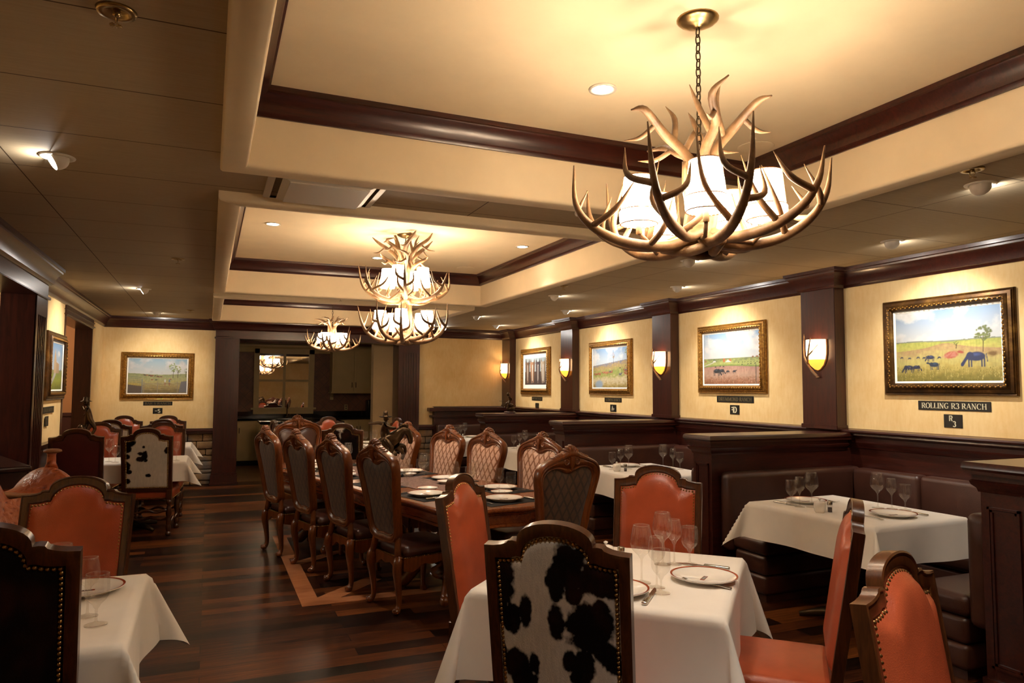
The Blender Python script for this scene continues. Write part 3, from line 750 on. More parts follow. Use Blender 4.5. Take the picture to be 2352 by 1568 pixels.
# long table seats
TA = R(16); TC = Vector((1.525, 6.27)); TU = Vector((-math.sin(TA), math.cos(TA))); TP = Vector((math.cos(TA), math.sin(TA)))
def tpos(s, p): q = TC+TU*s+TP*p; return (q.x, q.y)
G3 = 'carved chairs around the long table'
for s, lab in ((1.075, 'carved chair with its back to the aisle, farthest of the four on the aisle side'), (.355, 'carved chair with its back to the aisle, third from the camera on that side'), (-.34, 'carved chair with its back to the aisle, second from the camera on that side'), (-1.06, 'carved chair with its back to the aisle, closest of the four to the camera')):
    x, y = tpos(s, -.44); place(chair_carved, (x, y, 0), TA-PI/2, lab, G3)
for s, lab in ((1.06, 'carved pink diamond chair half hidden behind the bronze rider on the long table'), (.26, 'carved pink diamond chair facing the aisle, immediately right of the bronze rider'), (-.38, 'carved pink diamond chair facing the aisle, middle one of the three unobstructed by bronze'), (-1.12, 'pink diamond chair facing the aisle, partly behind the carved chair at the table end')):
    x, y = tpos(s, .46); place(chair_carved, (x, y, 0), TA+PI/2, lab, G3)
x, y = tpos(-1.95, .0); place(chair_carved, (x, y, 0), TA, 'carved chair at the near table end, its brown diamond back to the camera', G3)
x, y = tpos(2.14, .12); place(chair_head, (x, y, 0), TA+PI, 'carved head chair in brown leather at the far end of the long table', G3)
RT = (1.95, 10.0)
G4 = 'chairs around the round table'
for px, py, pr, lab in ((.78, 9.8, chair_red, 'red leather chair at the round table, edge on beside the cream island'), (1.62, 10.75, chair_red, 'red leather chair at the round table facing the camera, under the dark kitchen counter'),
        (1.48, 8.66, chair_cow3, 'brown and white cowhide backed chair at the round table, next to the leather head chair'), (2.52, 10.05, chair_red, 'red leather chair at the round table, seen behind the outstretched arm of the bronze rider')):
    put_chair(pr, (px, py), math.atan2(RT[1]-py, RT[0]-px), lab, G4)
for pr in (chair_red, chair_cow, chair_cow2, chair_cow3, chair_white, chair_hide_dark, chair_carved, chair_head):
    if pr.get('placed') is not None: del pr['placed']
for o in PLACED:
    if 'placed' in o: del o['placed']

# ------------------------------------------------------------------ tables, cloths and table settings
TZ = .745
def cloth(name, ax, ay, h, loc, rz, label, group, seed=1, n=56, kf=.6, spread=.5):
    rnd = random.Random(seed); ph = [rnd.uniform(0, 6.28) for _ in range(4)]; ampl = [rnd.uniform(.7, 1.3) for _ in range(4)]
    def fn(u, v):
        # cloth square, denser near the edge
        X = (u-.5)*2*(ax+h); Y = (v-.5)*2*(ay+h)
        du, dv = max(0, abs(X)-ax), max(0, abs(Y)-ay); sx, sy = (1 if X > 0 else -1), (1 if Y > 0 else -1)
        if du == 0 and dv == 0: return (X, Y, .0)
        def rnd_edge(d):   # hanging with a rounded edge
            r = .012; q = min(d/r, PI/2); o = r*math.sin(q); z = -r*(1-math.cos(q))
            if d > r*PI/2: z -= d-r*PI/2
            return o, z
        if dv == 0 or du == 0:
            d = du or dv; o, z = rnd_edge(d); s = Y if du else X; L = ay if du else ax; side = (0 if sx > 0 else 1) if du else (2 if sy > 0 else 3)
            wv = (d/h)**1.3*(.012*ampl[side]*math.sin(s*7+ph[side])+.008*math.sin(s*15+ph[side]*2)+.02*(abs(s)/L)**4)
            if du: return (sx*(ax+o+.01*d/h+wv), Y, z)
            return (X, sy*(ay+o+.01*d/h+wv), z)
        r = math.hypot(du, dv); a = math.atan2(dv, du); psi = PI/4-abs(a-PI/4)
        o, z = rnd_edge(r)
        # two layers of the corner fold hang together and open outwards
        out = r*math.sin(psi)*kf; down = math.sqrt(max(r*r-out*out, 0))
        t_ = (a-PI/4)/(PI/4)   # -1..1
        lat = r*spread*.5*t_*(1-abs(t_))*2.2*-1
        bx, by = ax+.012+.03*r/h, ay+.012+.03*r/h
        dx = sx*(bx+(out+lat)*.7071); dy = sy*(by+(out-lat)*.7071)
        return (dx, dy, -min(down, r))
    def warp(t_, a):
        # sample parameter so that grid lines fall on the edge
        return t_
    b = MB(); N = n
    us = []
    for A in (ax, ay):
        e = h/(2*(A+h)); k = N//4; m = N-2*k
        us.append([e*i/k for i in range(k)]+[e+(1-2*e)*i/m for i in range(m)]+[1-e+e*i/k for i in range(k+1)])
    vs = [fn(us[0][i], us[1][j]) for j in range(N+1) for i in range(N+1)]
    fs = [(j*(N+1)+i, j*(N+1)+i+1, (j+1)*(N+1)+i+1, (j+1)*(N+1)+i) for j in range(N) for i in range(N)]
    b.add(vs, fs, True); o = b.build('tablecloth', 'cloth', None, angle=70)
    o.location = (loc[0], loc[1], TZ); o.rotation_euler = (0, 0, rz)
    return tag(o, label, 'tablecloth', group)
def pedestal_table(ax, ay, loc, rz, label, rounded=False):
    t = thing('dining_table', label, 'table', (loc[0], loc[1], 0), rz)
    b = MB()
    if rounded: b.lathe([(ax-.02, .70), (ax-.012, .715), (ax-.012, .735), (ax-.02, .741)], 40)
    else: b.box(-ax+.006, -ay+.006, .705, ax-.006, ay-.006, .741)
    b.build('tabletop', 'darkwood', t)
    MB().lathe([(.05, .03), (.045, .1), (.04, .66), (.12, .7)], 16).build('pedestal', 'iron', t)
    b = MB()
    for k in range(4):
        a = PI/4+k*PI/2; b.tube([(0, 0, .06), (math.cos(a)*.2, math.sin(a)*.2, .045), (math.cos(a)*.34, math.sin(a)*.34, .016)], [.04, .032, .016], 8)
    b.build('base', 'iron', t)
    return t
GROUP_CL = 'white tablecloths'
T1 = (1.685, 2.755); T1R = R(45.5)
pedestal_table(.475, .475, T1, T1R, 'square table set cornerwise under a white cloth, behind the large cowhide chair')
cloth('tablecloth', .488, .488, .34, T1, T1R, 'white tablecloth set cornerwise under the large clear wine glasses', GROUP_CL, 3, 64, .35)
LT = (-.69, 3.03)
pedestal_table(.455, .45, LT, 0, 'square table under a white cloth at the lower left, beside the dark hide chair')
cloth('tablecloth', .466, .462, .30, LT, 0, 'white tablecloth at the lower left, its pointed corner hanging over the bare aisle floor', GROUP_CL, 5, 56, .6)
L2 = (-.74, 8.86); L3 = (-.74, 11.02)
pedestal_table(.52, .36, L2, 0, 'table under a white cloth in front of the spotted cowhide chair on the left')
cloth('tablecloth', .53, .37, .21, L2, 0, 'white tablecloth right in front of the spotted cowhide chair on the left', GROUP_CL, 8, 48, .8)
pedestal_table(.52, .38, L3, 0, 'table under a white cloth nearest the stacked stone wall on the left')
cloth('tablecloth', .53, .39, .21, L3, 0, 'white tablecloth farther back on the left, against the stacked stone wall', GROUP_CL, 9, 40, .8)
BT = [(4.03, 3.6), (4.03, 6.08), (4.05, 8.55), (4.05, 10.95)]
BW = ['in the booth under the largest painting', 'in the booth under the cattle and barn painting', 'in the booth under the cattle drive painting', 'in the farthest booth, under the horse heads picture']
for i, (bx, by) in enumerate(BT):
    pedestal_table(.40, .50, (bx, by), R(1.5) if i == 0 else 0, 'table under a white cloth ' + BW[i])
    cloth('tablecloth', .415, .515, .25, (bx, by), R(1.5) if i == 0 else 0, 'white tablecloth ' + BW[i], GROUP_CL, 20+i, 48, .5)
pedestal_table(.6, .6, RT, 0, 'round table under a white cloth, behind the long walnut table', True)
def round_cloth(r, h, loc, label):
    rings = []; n = 72
    prof = [(0.001, 0), (r*.5, 0), (r-.012, 0), (r-.003, -.004), (r, -.012)]
    for rr, z in prof: rings.append([(rr*math.cos(2*PI*j/n), rr*math.sin(2*PI*j/n), z) for j in range(n)])
    for k in range(1, 9):
        z = -.012-h*k/8; am = .055*(k/8)
        rings.append([((r+.02*k/8+am*math.sin(9*2*PI*j/n+.5*math.sin(3*2*PI*j/n)))*math.cos(2*PI*j/n), (r+.02*k/8+am*math.sin(9*2*PI*j/n+.5*math.sin(3*2*PI*j/n)))*math.sin(2*PI*j/n), z) for j in range(n)])
    o = MB().rings(rings, True).build('tablecloth', 'cloth', None, angle=60); o.location = (*loc, TZ)
    return tag(o, label, 'tablecloth', GROUP_CL)
round_cloth(.615, .3, RT, 'round white tablecloth behind the bronze rider, the only round one')
# long carved table
t = thing('long_dining_table', 'long carved walnut table with molded edge, bare wood, set for ten', 'table', (TC.x, TC.y, 0), TA)
def table_outline(hw, hl, bow):
    pts = []
    for i in range(25):   # near end, from left to right, bowed with serpentine corners
        u = -1+i/12; x = u*hw*(1 if abs(u) < .99 else 1)
        y = -(hl-bow*(u*u)+.02*math.cos(u*3*PI)); pts.append((x, y))
    n = 20
    right = [(hw+.018*math.cos(2*PI*k/n*3), -hl+bow+(2*hl-2*bow)*k/n) for k in range(1, n)]
    far = [(-x, -y) for x, y in pts]; left = [(-x, -y) for x, y in right]
    return pts+right+far+left
oo = table_outline(.555, 1.86, .2)
def slab(b, o, prof):
    cx = 0; rings = []
    for ins, z in prof:
        rings.append([(x*(1-ins/.56), y*(1-ins/1.86), z) for x, y in o])
    b.rings(rings, True, True, True)
b = MB(); slab(b, oo, [(.07, .685), (.05, .69), (.04, .703), (.022, .712), (.012, .715), (.004, .722), (0, .733), (.003, .742), (.012, .748), (.02, .75)]); b.build('tabletop', 'carved_y', t, angle=50)
b = MB(); slab(b, oo, [(.09, .6), (.075, .607), (.075, .625), (.085, .63), (.085, .685)]); b.build('apron', 'carved_y', t, angle=50)
for s in (-1, 1):
    b = MB().lathe([(.19, .12), (.2, .16), (.13, .2), (.1, .26), (.13, .34), (.16, .42), (.13, .5), (.1, .54), (.16, .6)], 20, (0, s*1.0, 0))
    b.build('pedestal', 'carved', t)
    for k in range(4):
        a = PI/4+k*PI/2; c_, s_ = math.cos(a), math.sin(a)
        b = MB().tube(catmull([(c_*.1, s*1.0+s_*.1, .3), (c_*.22, s*1.0+s_*.22, .28), (c_*.34, s*1.0+s_*.34, .14), (c_*.42, s*1.0+s_*.42, .05), (c_*.47, s*1.0+s_*.47, .05)], 4), [.05]*8+[.042]*5+[.035]*4, 8)
        b.build('foot', 'carved', t)
b = MB().tube([(0, -.9, .18), (0, .9, .18)], .04, 8); b.build('stretcher', 'carved', t)
# runner
hx = [(-.2, -.95), (0, -1.25), (.2, -.95), (.2, .95), (0, 1.25), (-.2, .95)]
o = MB().prism(hx, 0, .004).build('table_runner', 'runner', None); o.location = (TC.x, TC.y, .7503); o.rotation_euler = (0, 0, TA)
tag(o, 'mottled brown table runner with pointed ends along the middle of the long table', 'table runner')

# --- glassware and crockery prototypes
def rev(prof, name, mat, parent=None, n=24):
    return MB().lathe(prof, n, caps=False).build(name, mat, parent)
def goblet(h, stem, rb, rt, foot):
    p = [(.001, .0015), (foot*.5, .003), (foot, .0015), (foot, .0032), (foot*.55, .0055), (.009, .009), (.0042, .016), (.0036, stem*.55), (.0045, stem-.008), (.009, stem-.002)]
    for i in range(1, 15):
        u = i/14; z = stem+(h-stem)*u; k = math.sin(min(u/.42, 1)*PI/2)**.8; r = rb*k if u < .42 else rb+(rt-rb)*((u-.42)/.58)**1.5
        p.append((max(r, .009), z))
    p.append((rt-.0012, h+.0005)); p.append((rt-.0014, h-.003))
    return p
GL = {}
for key, args in (('large', (.238, .105, .046, .034, .038)), ('medium', (.205, .098, .035, .027, .034)), ('water', (.172, .062, .038, .036, .036))):
    GL[key] = rev(goblet(*args), 'wine_glass' if key != 'water' else 'water_goblet', 'glass'); GL[key]['kind_size'] = key
ADJ = {'large': 'largest glass', 'medium': 'medium wine glass', 'water': 'short water goblet'}
used_g = {}
def glass(kind, x, y, z, where, group):
    o = GL[kind] if kind not in used_g else GL[kind].copy()
    if kind in used_g: col.objects.link(o)
    used_g[kind] = 1
    if 'kind_size' in o: del o['kind_size']
    o.location = (x, y, z+.0005); o.rotation_euler = (0, 0, random.uniform(0, 6))
    return tag(o, ADJ[kind] + ' ' + where, 'glass', group)
plate_parts = {}
def make_plate(r, label, logo=True):
    t = thing('dinner_plate', label, 'plate')
    k = r/.15
    p = [(.001, .004), (.085*k, .004), (.09*k, .0), (.096*k, .0), (.098*k, .006), (.108*k, .010), (.142*k, .019), (.15*k, .0225), (.1505*k, .0245), (.146*k, .0245), (.138*k, .0215), (.106*k, .0135), (.098*k, .0095), (.001, .0085)]
    rev(p, 'plate_body', 'porcelain', t, 48)
    rev([(.1405*k, .0232), (.143*k, .0238), (.1475*k, .0253), (.1495*k, .0252)], 'rim_band', 'rust', t, 48)
    if logo:
        b = MB().box(-.034, -.009, .0086, .034, .009, .0092); o = b.build('emblem', 'rust', t)
        b = MB().box(-.024, -.007, .0092, .024, .007, .0096); bb = b.build('emblem_panel', 'ink', o)
        b = MB()
        for i in range(5):
            b.box(-.022+i*.0095, -.005, .0096, -.0195+i*.0095, .005, .0099); b.box(-.022+i*.0095, -.005, .0096, -.016+i*.0095, -.003, .0099)
            b.box(-.030+i*.014, -.018, .0086, -.0292+i*.014, -.009, .009); b.box(-.030+i*.014, .009, .0086, -.0292+i*.014, .018, .009)
        b.build('lettering', 'porcelain', o)
    return t
plate_proto = make_plate(.14, 'p'); small_proto = make_plate(.085, 'p', False); small_proto.name = 'bread_plate'
def knife_proto():
    t = thing('steak_knife', '', 'knife')
    MB().rbox(-.011, 0, 0, .011, .115, .014, .006, 3).build('handle', 'silver', t)
    MB().prism([(-.008, .112), (.01, .112), (.011, .19), (.004, .225), (-.006, .24), (-.008, .2)], .004, .006).build('blade', 'silver', t)
    return t
def fork_proto():
    t = thing('dinner_fork', '', 'fork')
    b = MB(); pts = [(0, 0, .004), (0, .05, .008), (0, .11, .006), (0, .145, .004)]; wd = [.009, .007, .0045, .006]
    b.rings([[(-w_, p[1], p[2]), (w_, p[1], p[2]), (w_, p[1], p[2]+.0025), (-w_, p[1], p[2]+.0025)] for p, w_ in zip(pts, wd)], True, True, True); b.build('handle', 'silver', t, angle=30)
    b = MB(); b.rings([[(-w_, y, z), (w_, y, z), (w_, y, z+.002), (-w_, y, z+.002)] for y, z, w_ in ((.143, .004, .006), (.155, .003, .012), (.17, .004, .013))], True, True, True)
    for k in range(4):
        x = -.0105+.007*k; b.rings([[(x-.0018, y, z), (x+.0018, y, z), (x+.0018, y, z+.002), (x-.0018, y, z+.002)] for y, z in ((.168, .004), (.19, .007), (.212, .012))], True, True, True)
    b.build('tines', 'silver', t, angle=30); return t
knife_p, fork_p = knife_proto(), fork_proto()
def put(proto, x, y, z, rz, label, group):
    return place(proto, (x, y, z), rz, label, group)
def sugar_proto():
    t = thing('sugar_bowl', '', 'sugar bowl')
    rev([(.001, .001), (.026, .0), (.03, .004), (.036, .02), (.038, .045), (.036, .062), (.034, .064)], 'bowl', 'porcelain', t)
    rev([(.037, .063), (.036, .067), (.025, .073), (.006, .077), (.005, .08), (.01, .085), (.01, .09), (.001, .094)], 'lid', 'porcelain', t)
    return t
def shaker_proto():
    t = thing('pepper_shaker', '', 'shaker')
    rev([(.001, 0), (.016, 0), (.016, .045), (.013, .048)], 'body', 'glass', t); rev([(.013, .0), (.0135, .03), (.001, .03)], 'filling', 'ink', t)
    rev([(.017, .046), (.017, .068), (.015, .071), (.001, .072)], 'cap', 'silver', t); return t
sugar_p, shaker_p = sugar_proto(), shaker_proto()
mat_proto = None
def setting(cx, cy, z, ang, where, gname, glasses=('large', 'medium', 'water'), knife=True, fork=True, bread=False, side=1, mat=False, gl_r=.0, plate=True):
    # ang: direction from the diner towards the table centre; where ends the label
    global mat_proto
    fx, fy = math.cos(ang), math.sin(ang); rx, ry = fy, -fx
    def P(f, r): return (cx+fx*f+rx*r, cy+fy*f+ry*r)
    if mat:
        if mat_proto is None: m_ = MB().rbox(-.24, -.17, 0, .24, .17, .003, .0014, 1).build('placemat', 'void'); mat_proto = m_
        else: m_ = mat_proto.copy(); col.objects.link(m_)
        m_.location = (*P(.02, 0), z); m_.rotation_euler = (0, 0, ang-PI/2); tag(m_, 'dark placemat ' + where, 'placemat', 'placemats on the long table'); z += .003
    if plate: x, y = P(0.02, 0); put(plate_proto, x, y, z, ang-PI/2, 'white rust rimmed plate ' + where, 'dinner plates')
    if knife: x, y = P(-.1, .185); put(knife_p, x, y, z, ang-PI/2, 'steak knife ' + where, 'steak knives')
    if fork: x, y = P(-.09, -.185); put(fork_p, x, y, z, ang-PI/2, 'dinner fork ' + where, 'dinner forks')
    if bread: x, y = P(.17, -.22); put(small_proto, x, y, z, ang, 'small white bread plate ' + where, 'bread plates')
    for k, g in enumerate(glasses):
        x, y = P(.245-.035*k, side*(.02+.085*k)); glass(g, x, y, z if not mat else z-.003, where, 'stemmed glasses')

# --- settings at each table
T1G = 'cornerwise table'
for k, (x, y, where) in enumerate(((1.679, 2.564, 'left of the front trio on the cornerwise table'), (1.696, 2.48, 'in the front trio of the cornerwise table, behind the goblet'), (1.666, 2.407, 'frontmost on the cornerwise table'),
        (1.941, 2.79, 'tallest of the back trio on the cornerwise table'), (1.994, 2.775, 'middle of the back trio on the cornerwise table'), (2.06, 2.748, 'right end of the back trio on the cornerwise table'))):
    glass(('large', 'medium', 'water')[k % 3], x, y, TZ, where, 'stemmed glasses')
put(plate_proto, 1.95, 2.505, TZ, D45+R(-8), 'white plate with logo and rust rim, fully in view on the cornerwise table', 'dinner plates')
put(plate_proto, 1.50, 2.49, TZ, D45+R(84), 'white rust rimmed plate half hidden by the large cowhide chair back', 'dinner plates')
put(knife_p, 1.515, 2.30, TZ, R(-45), 'steak knife pointing at the front goblet, near edge of the cornerwise table', 'steak knives')
put(knife_p, 2.165, 2.60, TZ, R(39), 'steak knife beyond the logo plate of the cornerwise table', 'steak knives')
put(fork_p, 1.96, 2.345, TZ, R(29), 'dinner fork in front of the logo plate of the cornerwise table', 'dinner forks')
put(sugar_p, 1.735, 2.95, TZ, 0, 'white lidded sugar bowl peeping over the large cowhide chair', 'sugar bowls')
put(shaker_p, 1.79, 2.905, TZ, 0, 'pepper shaker beside the sugar bowl of the cornerwise table', 'pepper shakers')
W1 = 'in the booth under the largest painting'
for k, (x, y, where) in enumerate(((3.829, 3.746, 'by the far plate '+W1), (3.759, 3.785, 'by the far plate '+W1), (3.766, 3.868, 'by the far plate '+W1), (4.235, 3.56, 'by the near plate '+W1), (4.295, 3.50, 'by the near plate '+W1), (4.335, 3.43, 'by the near plate '+W1))):
    glass(('large', 'medium', 'water')[k % 3], x, y, TZ, where, 'stemmed glasses')
put(plate_proto, 3.95, 3.92, TZ, R(180), 'white rust rimmed plate at the far setting '+W1, 'dinner plates')
put(plate_proto, 4.06, 3.30, TZ, R(0), 'white rust rimmed plate at the near setting '+W1, 'dinner plates')
put(knife_p, 4.26, 3.21, TZ, 0, 'steak knife right of the near plate '+W1, 'steak knives'); put(fork_p, 3.86, 3.21, TZ, R(-6), 'dinner fork left of the near plate '+W1, 'dinner forks')
put(knife_p, 3.75, 4.02, TZ, R(186), 'steak knife left of the far plate '+W1, 'steak knives'); put(fork_p, 4.16, 4.03, TZ, R(178), 'dinner fork right of the far plate '+W1, 'dinner forks')
put(sugar_p, 3.722, 3.575, TZ, 0, 'white open sugar bowl '+W1, 'sugar bowls'); put(shaker_p, 3.80, 3.565, TZ, 0, 'pepper shaker '+W1, 'pepper shakers')
W2 = BW[1]; W3 = BW[2]; W4 = BW[3]
for k, (x, y, where) in enumerate(((3.904, 6.184, 'at the left setting '+W2), (3.80, 6.17, 'at the left setting '+W2), (3.725, 6.20, 'at the left setting '+W2), (4.30, 6.16, 'at the right setting '+W2), (4.35, 6.06, 'at the right setting '+W2), (4.37, 5.97, 'at the right setting '+W2))):
    glass(('large', 'medium', 'water')[k % 3], x, y, TZ, where, 'stemmed glasses')
put(plate_proto, 4.02, 6.40, TZ, R(180), 'white rust rimmed plate '+W2, 'dinner plates'); put(fork_p, 4.22, 6.49, TZ, R(180), 'dinner fork '+W2, 'dinner forks'); put(knife_p, 3.78, 6.47, TZ, R(190), 'steak knife '+W2, 'steak knives')
put(sugar_p, 3.69, 6.06, TZ, 0, 'white lidded sugar bowl '+W2, 'sugar bowls'); put(shaker_p, 3.77, 6.03, TZ, 0, 'pepper shaker '+W2, 'pepper shakers')
for k, (x, y) in enumerate(((3.96, 8.86), (3.85, 8.79), (3.77, 8.80))): glass(('large', 'medium', 'water')[k], x, y, TZ, W3, 'stemmed glasses')
put(sugar_p, 3.70, 8.45, TZ, 0, 'white lidded sugar bowl '+W3, 'sugar bowls'); put(plate_proto, 4.1, 8.85, TZ, R(180), 'white rust rimmed plate '+W3, 'dinner plates')
for k, (x, y) in enumerate(((3.84, 10.98), (3.76, 10.95), (3.70, 10.97))): glass(('large', 'medium', 'water')[k], x, y, TZ, W4, 'stemmed glasses')
put(sugar_p, 3.69, 10.86, TZ, 0, 'white lidded sugar bowl '+W4, 'sugar bowls'); put(shaker_p, 3.76, 10.84, TZ, 0, 'pepper shaker '+W4, 'pepper shakers'); put(plate_proto, 4.0, 11.05, TZ, R(180), 'white rust rimmed plate '+W4, 'dinner plates')
WL = 'on the lower left table'
glass('water', -.326, 2.81, TZ, WL+' nearest the aisle', 'stemmed glasses'); glass('medium', -.366, 2.92, TZ, WL+' behind the goblet', 'stemmed glasses'); glass('large', -.47, 3.03, TZ, WL+', half hidden by the dark hide chair', 'stemmed glasses'); glass('large', -.85, 3.22, TZ, WL+', only its rim over the dark hide chair', 'stemmed glasses')
put(plate_proto, -.42, 3.26, TZ, 0, 'white rust rimmed plate behind the glasses on the lower left table', 'dinner plates')
WA = 'on the table by the spotted cowhide chair'
glass('large', -.955, 8.73, TZ, WA+', tallest', 'stemmed glasses'); glass('water', -.885, 8.62, TZ, WA+', beside the sugar bowl', 'stemmed glasses'); glass('medium', -.30, 8.62, TZ, WA+', at its aisle end', 'stemmed glasses')
put(sugar_p, -.80, 8.64, TZ, 0, 'white lidded sugar bowl between two chair backs on the left table', 'sugar bowls')
WR = 'on the round table'
random.seed(3)
for k, (a, r_) in enumerate(((200, .42), (212, .36), (226, .40), (150, .38), (165, .33), (178, .37), (262, .34), (276, .28), (290, .33), (20, .38), (34, .32), (48, .36))):
    g = ('large', 'medium', 'water')[k % 3]; who = ('aisle side', 'far left side', 'near side', 'far right side')[k//3]
    glass(g, RT[0]+r_*math.cos(R(a)), RT[1]+r_*math.sin(R(a)), TZ, 'on the '+who+' of the round table', 'stemmed glasses')
for a, who in ((250, 'near side'), (60, 'far right side'), (185, 'aisle side')): put(plate_proto, RT[0]+.40*math.cos(R(a)), RT[1]+.40*math.sin(R(a)), TZ, R(a+90), 'white plate on the %s of the round table' % who, 'dinner plates')
LZ = .7505
names = ['farthest', 'third', 'second', 'nearest']
for k, s in enumerate((1.075, .355, -.34, -1.06)):
    x, y = tpos(s, -.34); setting(x, y, LZ, TA, 'at the %s place on the aisle side of the long table' % names[k], '', mat=True, bread=True)
for k, s in enumerate((1.06, .26, -.38, -1.12)):
    x, y = tpos(s, .34); setting(x, y, LZ, TA+PI, 'at the %s place on the booth side of the long table' % names[k], '', mat=True, bread=True)
x, y = tpos(-1.6, 0); setting(x, y, LZ, TA+PI/2, 'at the near end of the long table', '', mat=True)
x, y = tpos(1.58, 0); setting(x, y, LZ, TA-PI/2, 'at the head of the long table', '', mat=True)
for o in (plate_proto, small_proto, knife_p, fork_p, sugar_p, shaker_p):
    if 'placed' in o: del o['placed']

# ------------------------------------------------------------------ booth benches
for (y0, y1, lab) in ((2.475, 4.615, 'brown leather wraparound booth bench under the largest painting'), (4.845, 7.145, 'brown leather wraparound booth bench under the black cattle and barn painting'),
        (7.375, 9.615, 'brown leather wraparound booth bench under the cattle drive painting'), (9.845, 12.32, 'brown leather wraparound booth bench in the farthest booth')):
    t = thing('booth_bench', lab, 'bench', (0, 0, 0), 0, 'booth benches'); xe, xw = 3.74, XR-.03
    g = .006
    MB().rbox(xe, y0+g, .30, xw, y0+.14, .90, .045, 4).build('backrest', 'bench_leather', t)
    MB().rbox(xe, y1-.14, .30, xw, y1-g, .90, .045, 4).build('backrest', 'bench_leather', t)
    b = MB(); n = 3; L = (y1-y0-.28)/n
    for k in range(n): b.rbox(xw-.14, y0+.14+L*k+.002, .30, xw-.004, y0+.14+L*(k+1)-.002, .895, .035, 4)
    b.build('backrest', 'bench_leather', t)
    for ya, yb in ((y0+.14, y0+.50), (y1-.50, y1-.14)):
        MB().rbox(xe+.01, ya, .335, xw-.5, yb, .455, .04, 4).build('seat_cushion', 'bench_leather', t)
        b = MB(); b.rbox(xe+.02, ya+.015, .19, xw-.5, yb-.015, .335, .03, 3); b.rbox(xe+.02, ya+.015, .05, xw-.5, yb-.015, .19, .03, 3); b.box(xe+.05, ya+.04, 0, xw-.5, yb-.04, .05); b.build('bench_base', 'bench_leather', t)
    MB().rbox(xw-.5, y0+.14, .335, xw-.14, y1-.14, .455, .04, 4).build('seat_cushion', 'bench_leather', t)
    b = MB(); b.rbox(xw-.485, y0+.15, .05, xw-.02, y1-.15, .335, .03, 3); b.box(xw-.46, y0+.16, 0, xw-.03, y1-.16, .05); b.build('bench_base', 'bench_leather', t)

# ------------------------------------------------------------------ antler fixtures
def antler_mesh(name, beam, rad, tines, mat='antler', n=9):
    b = MB(); P = catmull(beam, 5); N = len(P)
    rr = [np.interp(i/(N-1), [k/(len(rad)-1) for k in range(len(rad))], rad) for i in range(N)]
    b.tube(P, rr, n)
    b.sphere(P[0], rr[0]*1.35, 9, 6, (1, 1, .8))
    for u, tip, bend, r0 in tines:
        i = int(u*(N-1)); p = P[i]; tip = Vector(tip); mid = p.lerp(tip, .5)+Vector(bend)
        Q = catmull([p, mid, tip], 5); b.tube(Q, [r0*(1-.15*k/5) if k < 6 else r0*.85*(1-(k-5)/(len(Q)-6)*.9) for k in range(len(Q))], 8)
    return b
def bowl_antler(rnd, Rr, H, seed_h=1.0):
    # grows from the centre outwards, dips, then curls up to a tip; local x is outward
    d = rnd.uniform(-.05, .05); tw = rnd.uniform(-.12, .12)*Rr*2
    beam = [(.03, d*.3, 0), (Rr*.3, tw*.15, -.035), (Rr*.62, tw*.5, -.02), (Rr*.85, tw*.9, H*.13), (Rr*.97, tw*1.1, H*.42), (Rr*rnd.uniform(.97, 1.08), tw*1.2, H*rnd.uniform(.75, 1.0))]
    tines = []
    for u, h, sgn in ((.28, .55, 1), (.46, .8, -1), (.6, .62, 1), (.74, .75, -1)):
        x = Rr*(u*1.05+.04*rnd.uniform(-1, 1)); y = sgn*Rr*rnd.uniform(.10, .26)+tw*.4
        tines.append((u, (x*rnd.uniform(.95, 1.1), y, H*h*rnd.uniform(.8, 1.15)), (.01, sgn*Rr*.08, -H*.10), .0125))
    return beam, [.025, .021, .019, .0155, .011, .0022], tines
def crown_antler(rnd, L, H):
    beam = [(.0, .02, -.22), (.03, .03, -.06), (.05, 0, .05), (L*.45, rnd.uniform(-.03, .03), H*.55), (L*.8, rnd.uniform(-.06, .06), H*.82), (L*rnd.uniform(.95, 1.1), rnd.uniform(-.08, .08), H*rnd.uniform(.8, 1.05))]
    tines = [(.55, (L*.35, rnd.choice((-1, 1))*L*.3, H*1.1), (-.02, 0, .02), .013), (.7, (L*.95, rnd.choice((-1, 1))*L*.28, H*.5), (0, .0, -.02), .011)]
    return beam, [.021, .02, .019, .018, .014, .003], tines
def chain(b, z0, z1, x=0, y=0):
    n = max(2, int((z0-z1)/.031)); st = (z0-z1)/n
    for k in range(n):
        zc = z0-st*(k+.5); pts = []
        for i in range(13):
            a = 2*PI*i/12; u, v = .0095*math.sin(a), st*.66*math.cos(a)
            pts.append((x+(u if k % 2 else 0), y+(0 if k % 2 else u), zc+v))
        b.tube(pts, .0027, 6, False)
def shade_part(t, x, y, z, r0, r1, h, seam=True):
    # z: bottom of the shade
    prof = [(r1*.97, 0), (r1*1.03, h*.06), (r1*1.06, h*.26), (r1, h*.30), (r0, h)]
    n = 24
    b = MB().lathe([(r, zz) for r, zz in prof], n, (x, y, z), False); o = b.build('shade', 'shade', t)
    b = MB()
    for rr, zz in ((r1*1.01, h*.29), (r0, h), (r1*.98, .001)):
        b.tube([(x+rr*1.01*math.cos(2*PI*i/30), y+rr*1.01*math.sin(2*PI*i/30), z+zz+.0022*math.sin(i*PI)) for i in range(31)], .0022, 5, False)
    for k in range(5):
        a = 2*PI*k/5+.3; b.tube([(x+r1*1.005*math.cos(a), y+r1*1.005*math.sin(a), z+h*.3), (x+r0*1.01*math.cos(a), y+r0*1.01*math.sin(a), z+h)], .0014, 4, False)
    b.build('lacing', 'lace', o)
    b = MB().lathe([(.011, -.035), (.011, h*.35), (.006, h*.36)], 10, (x, y, z)); b.build('candle_sleeve', 'cream', t)
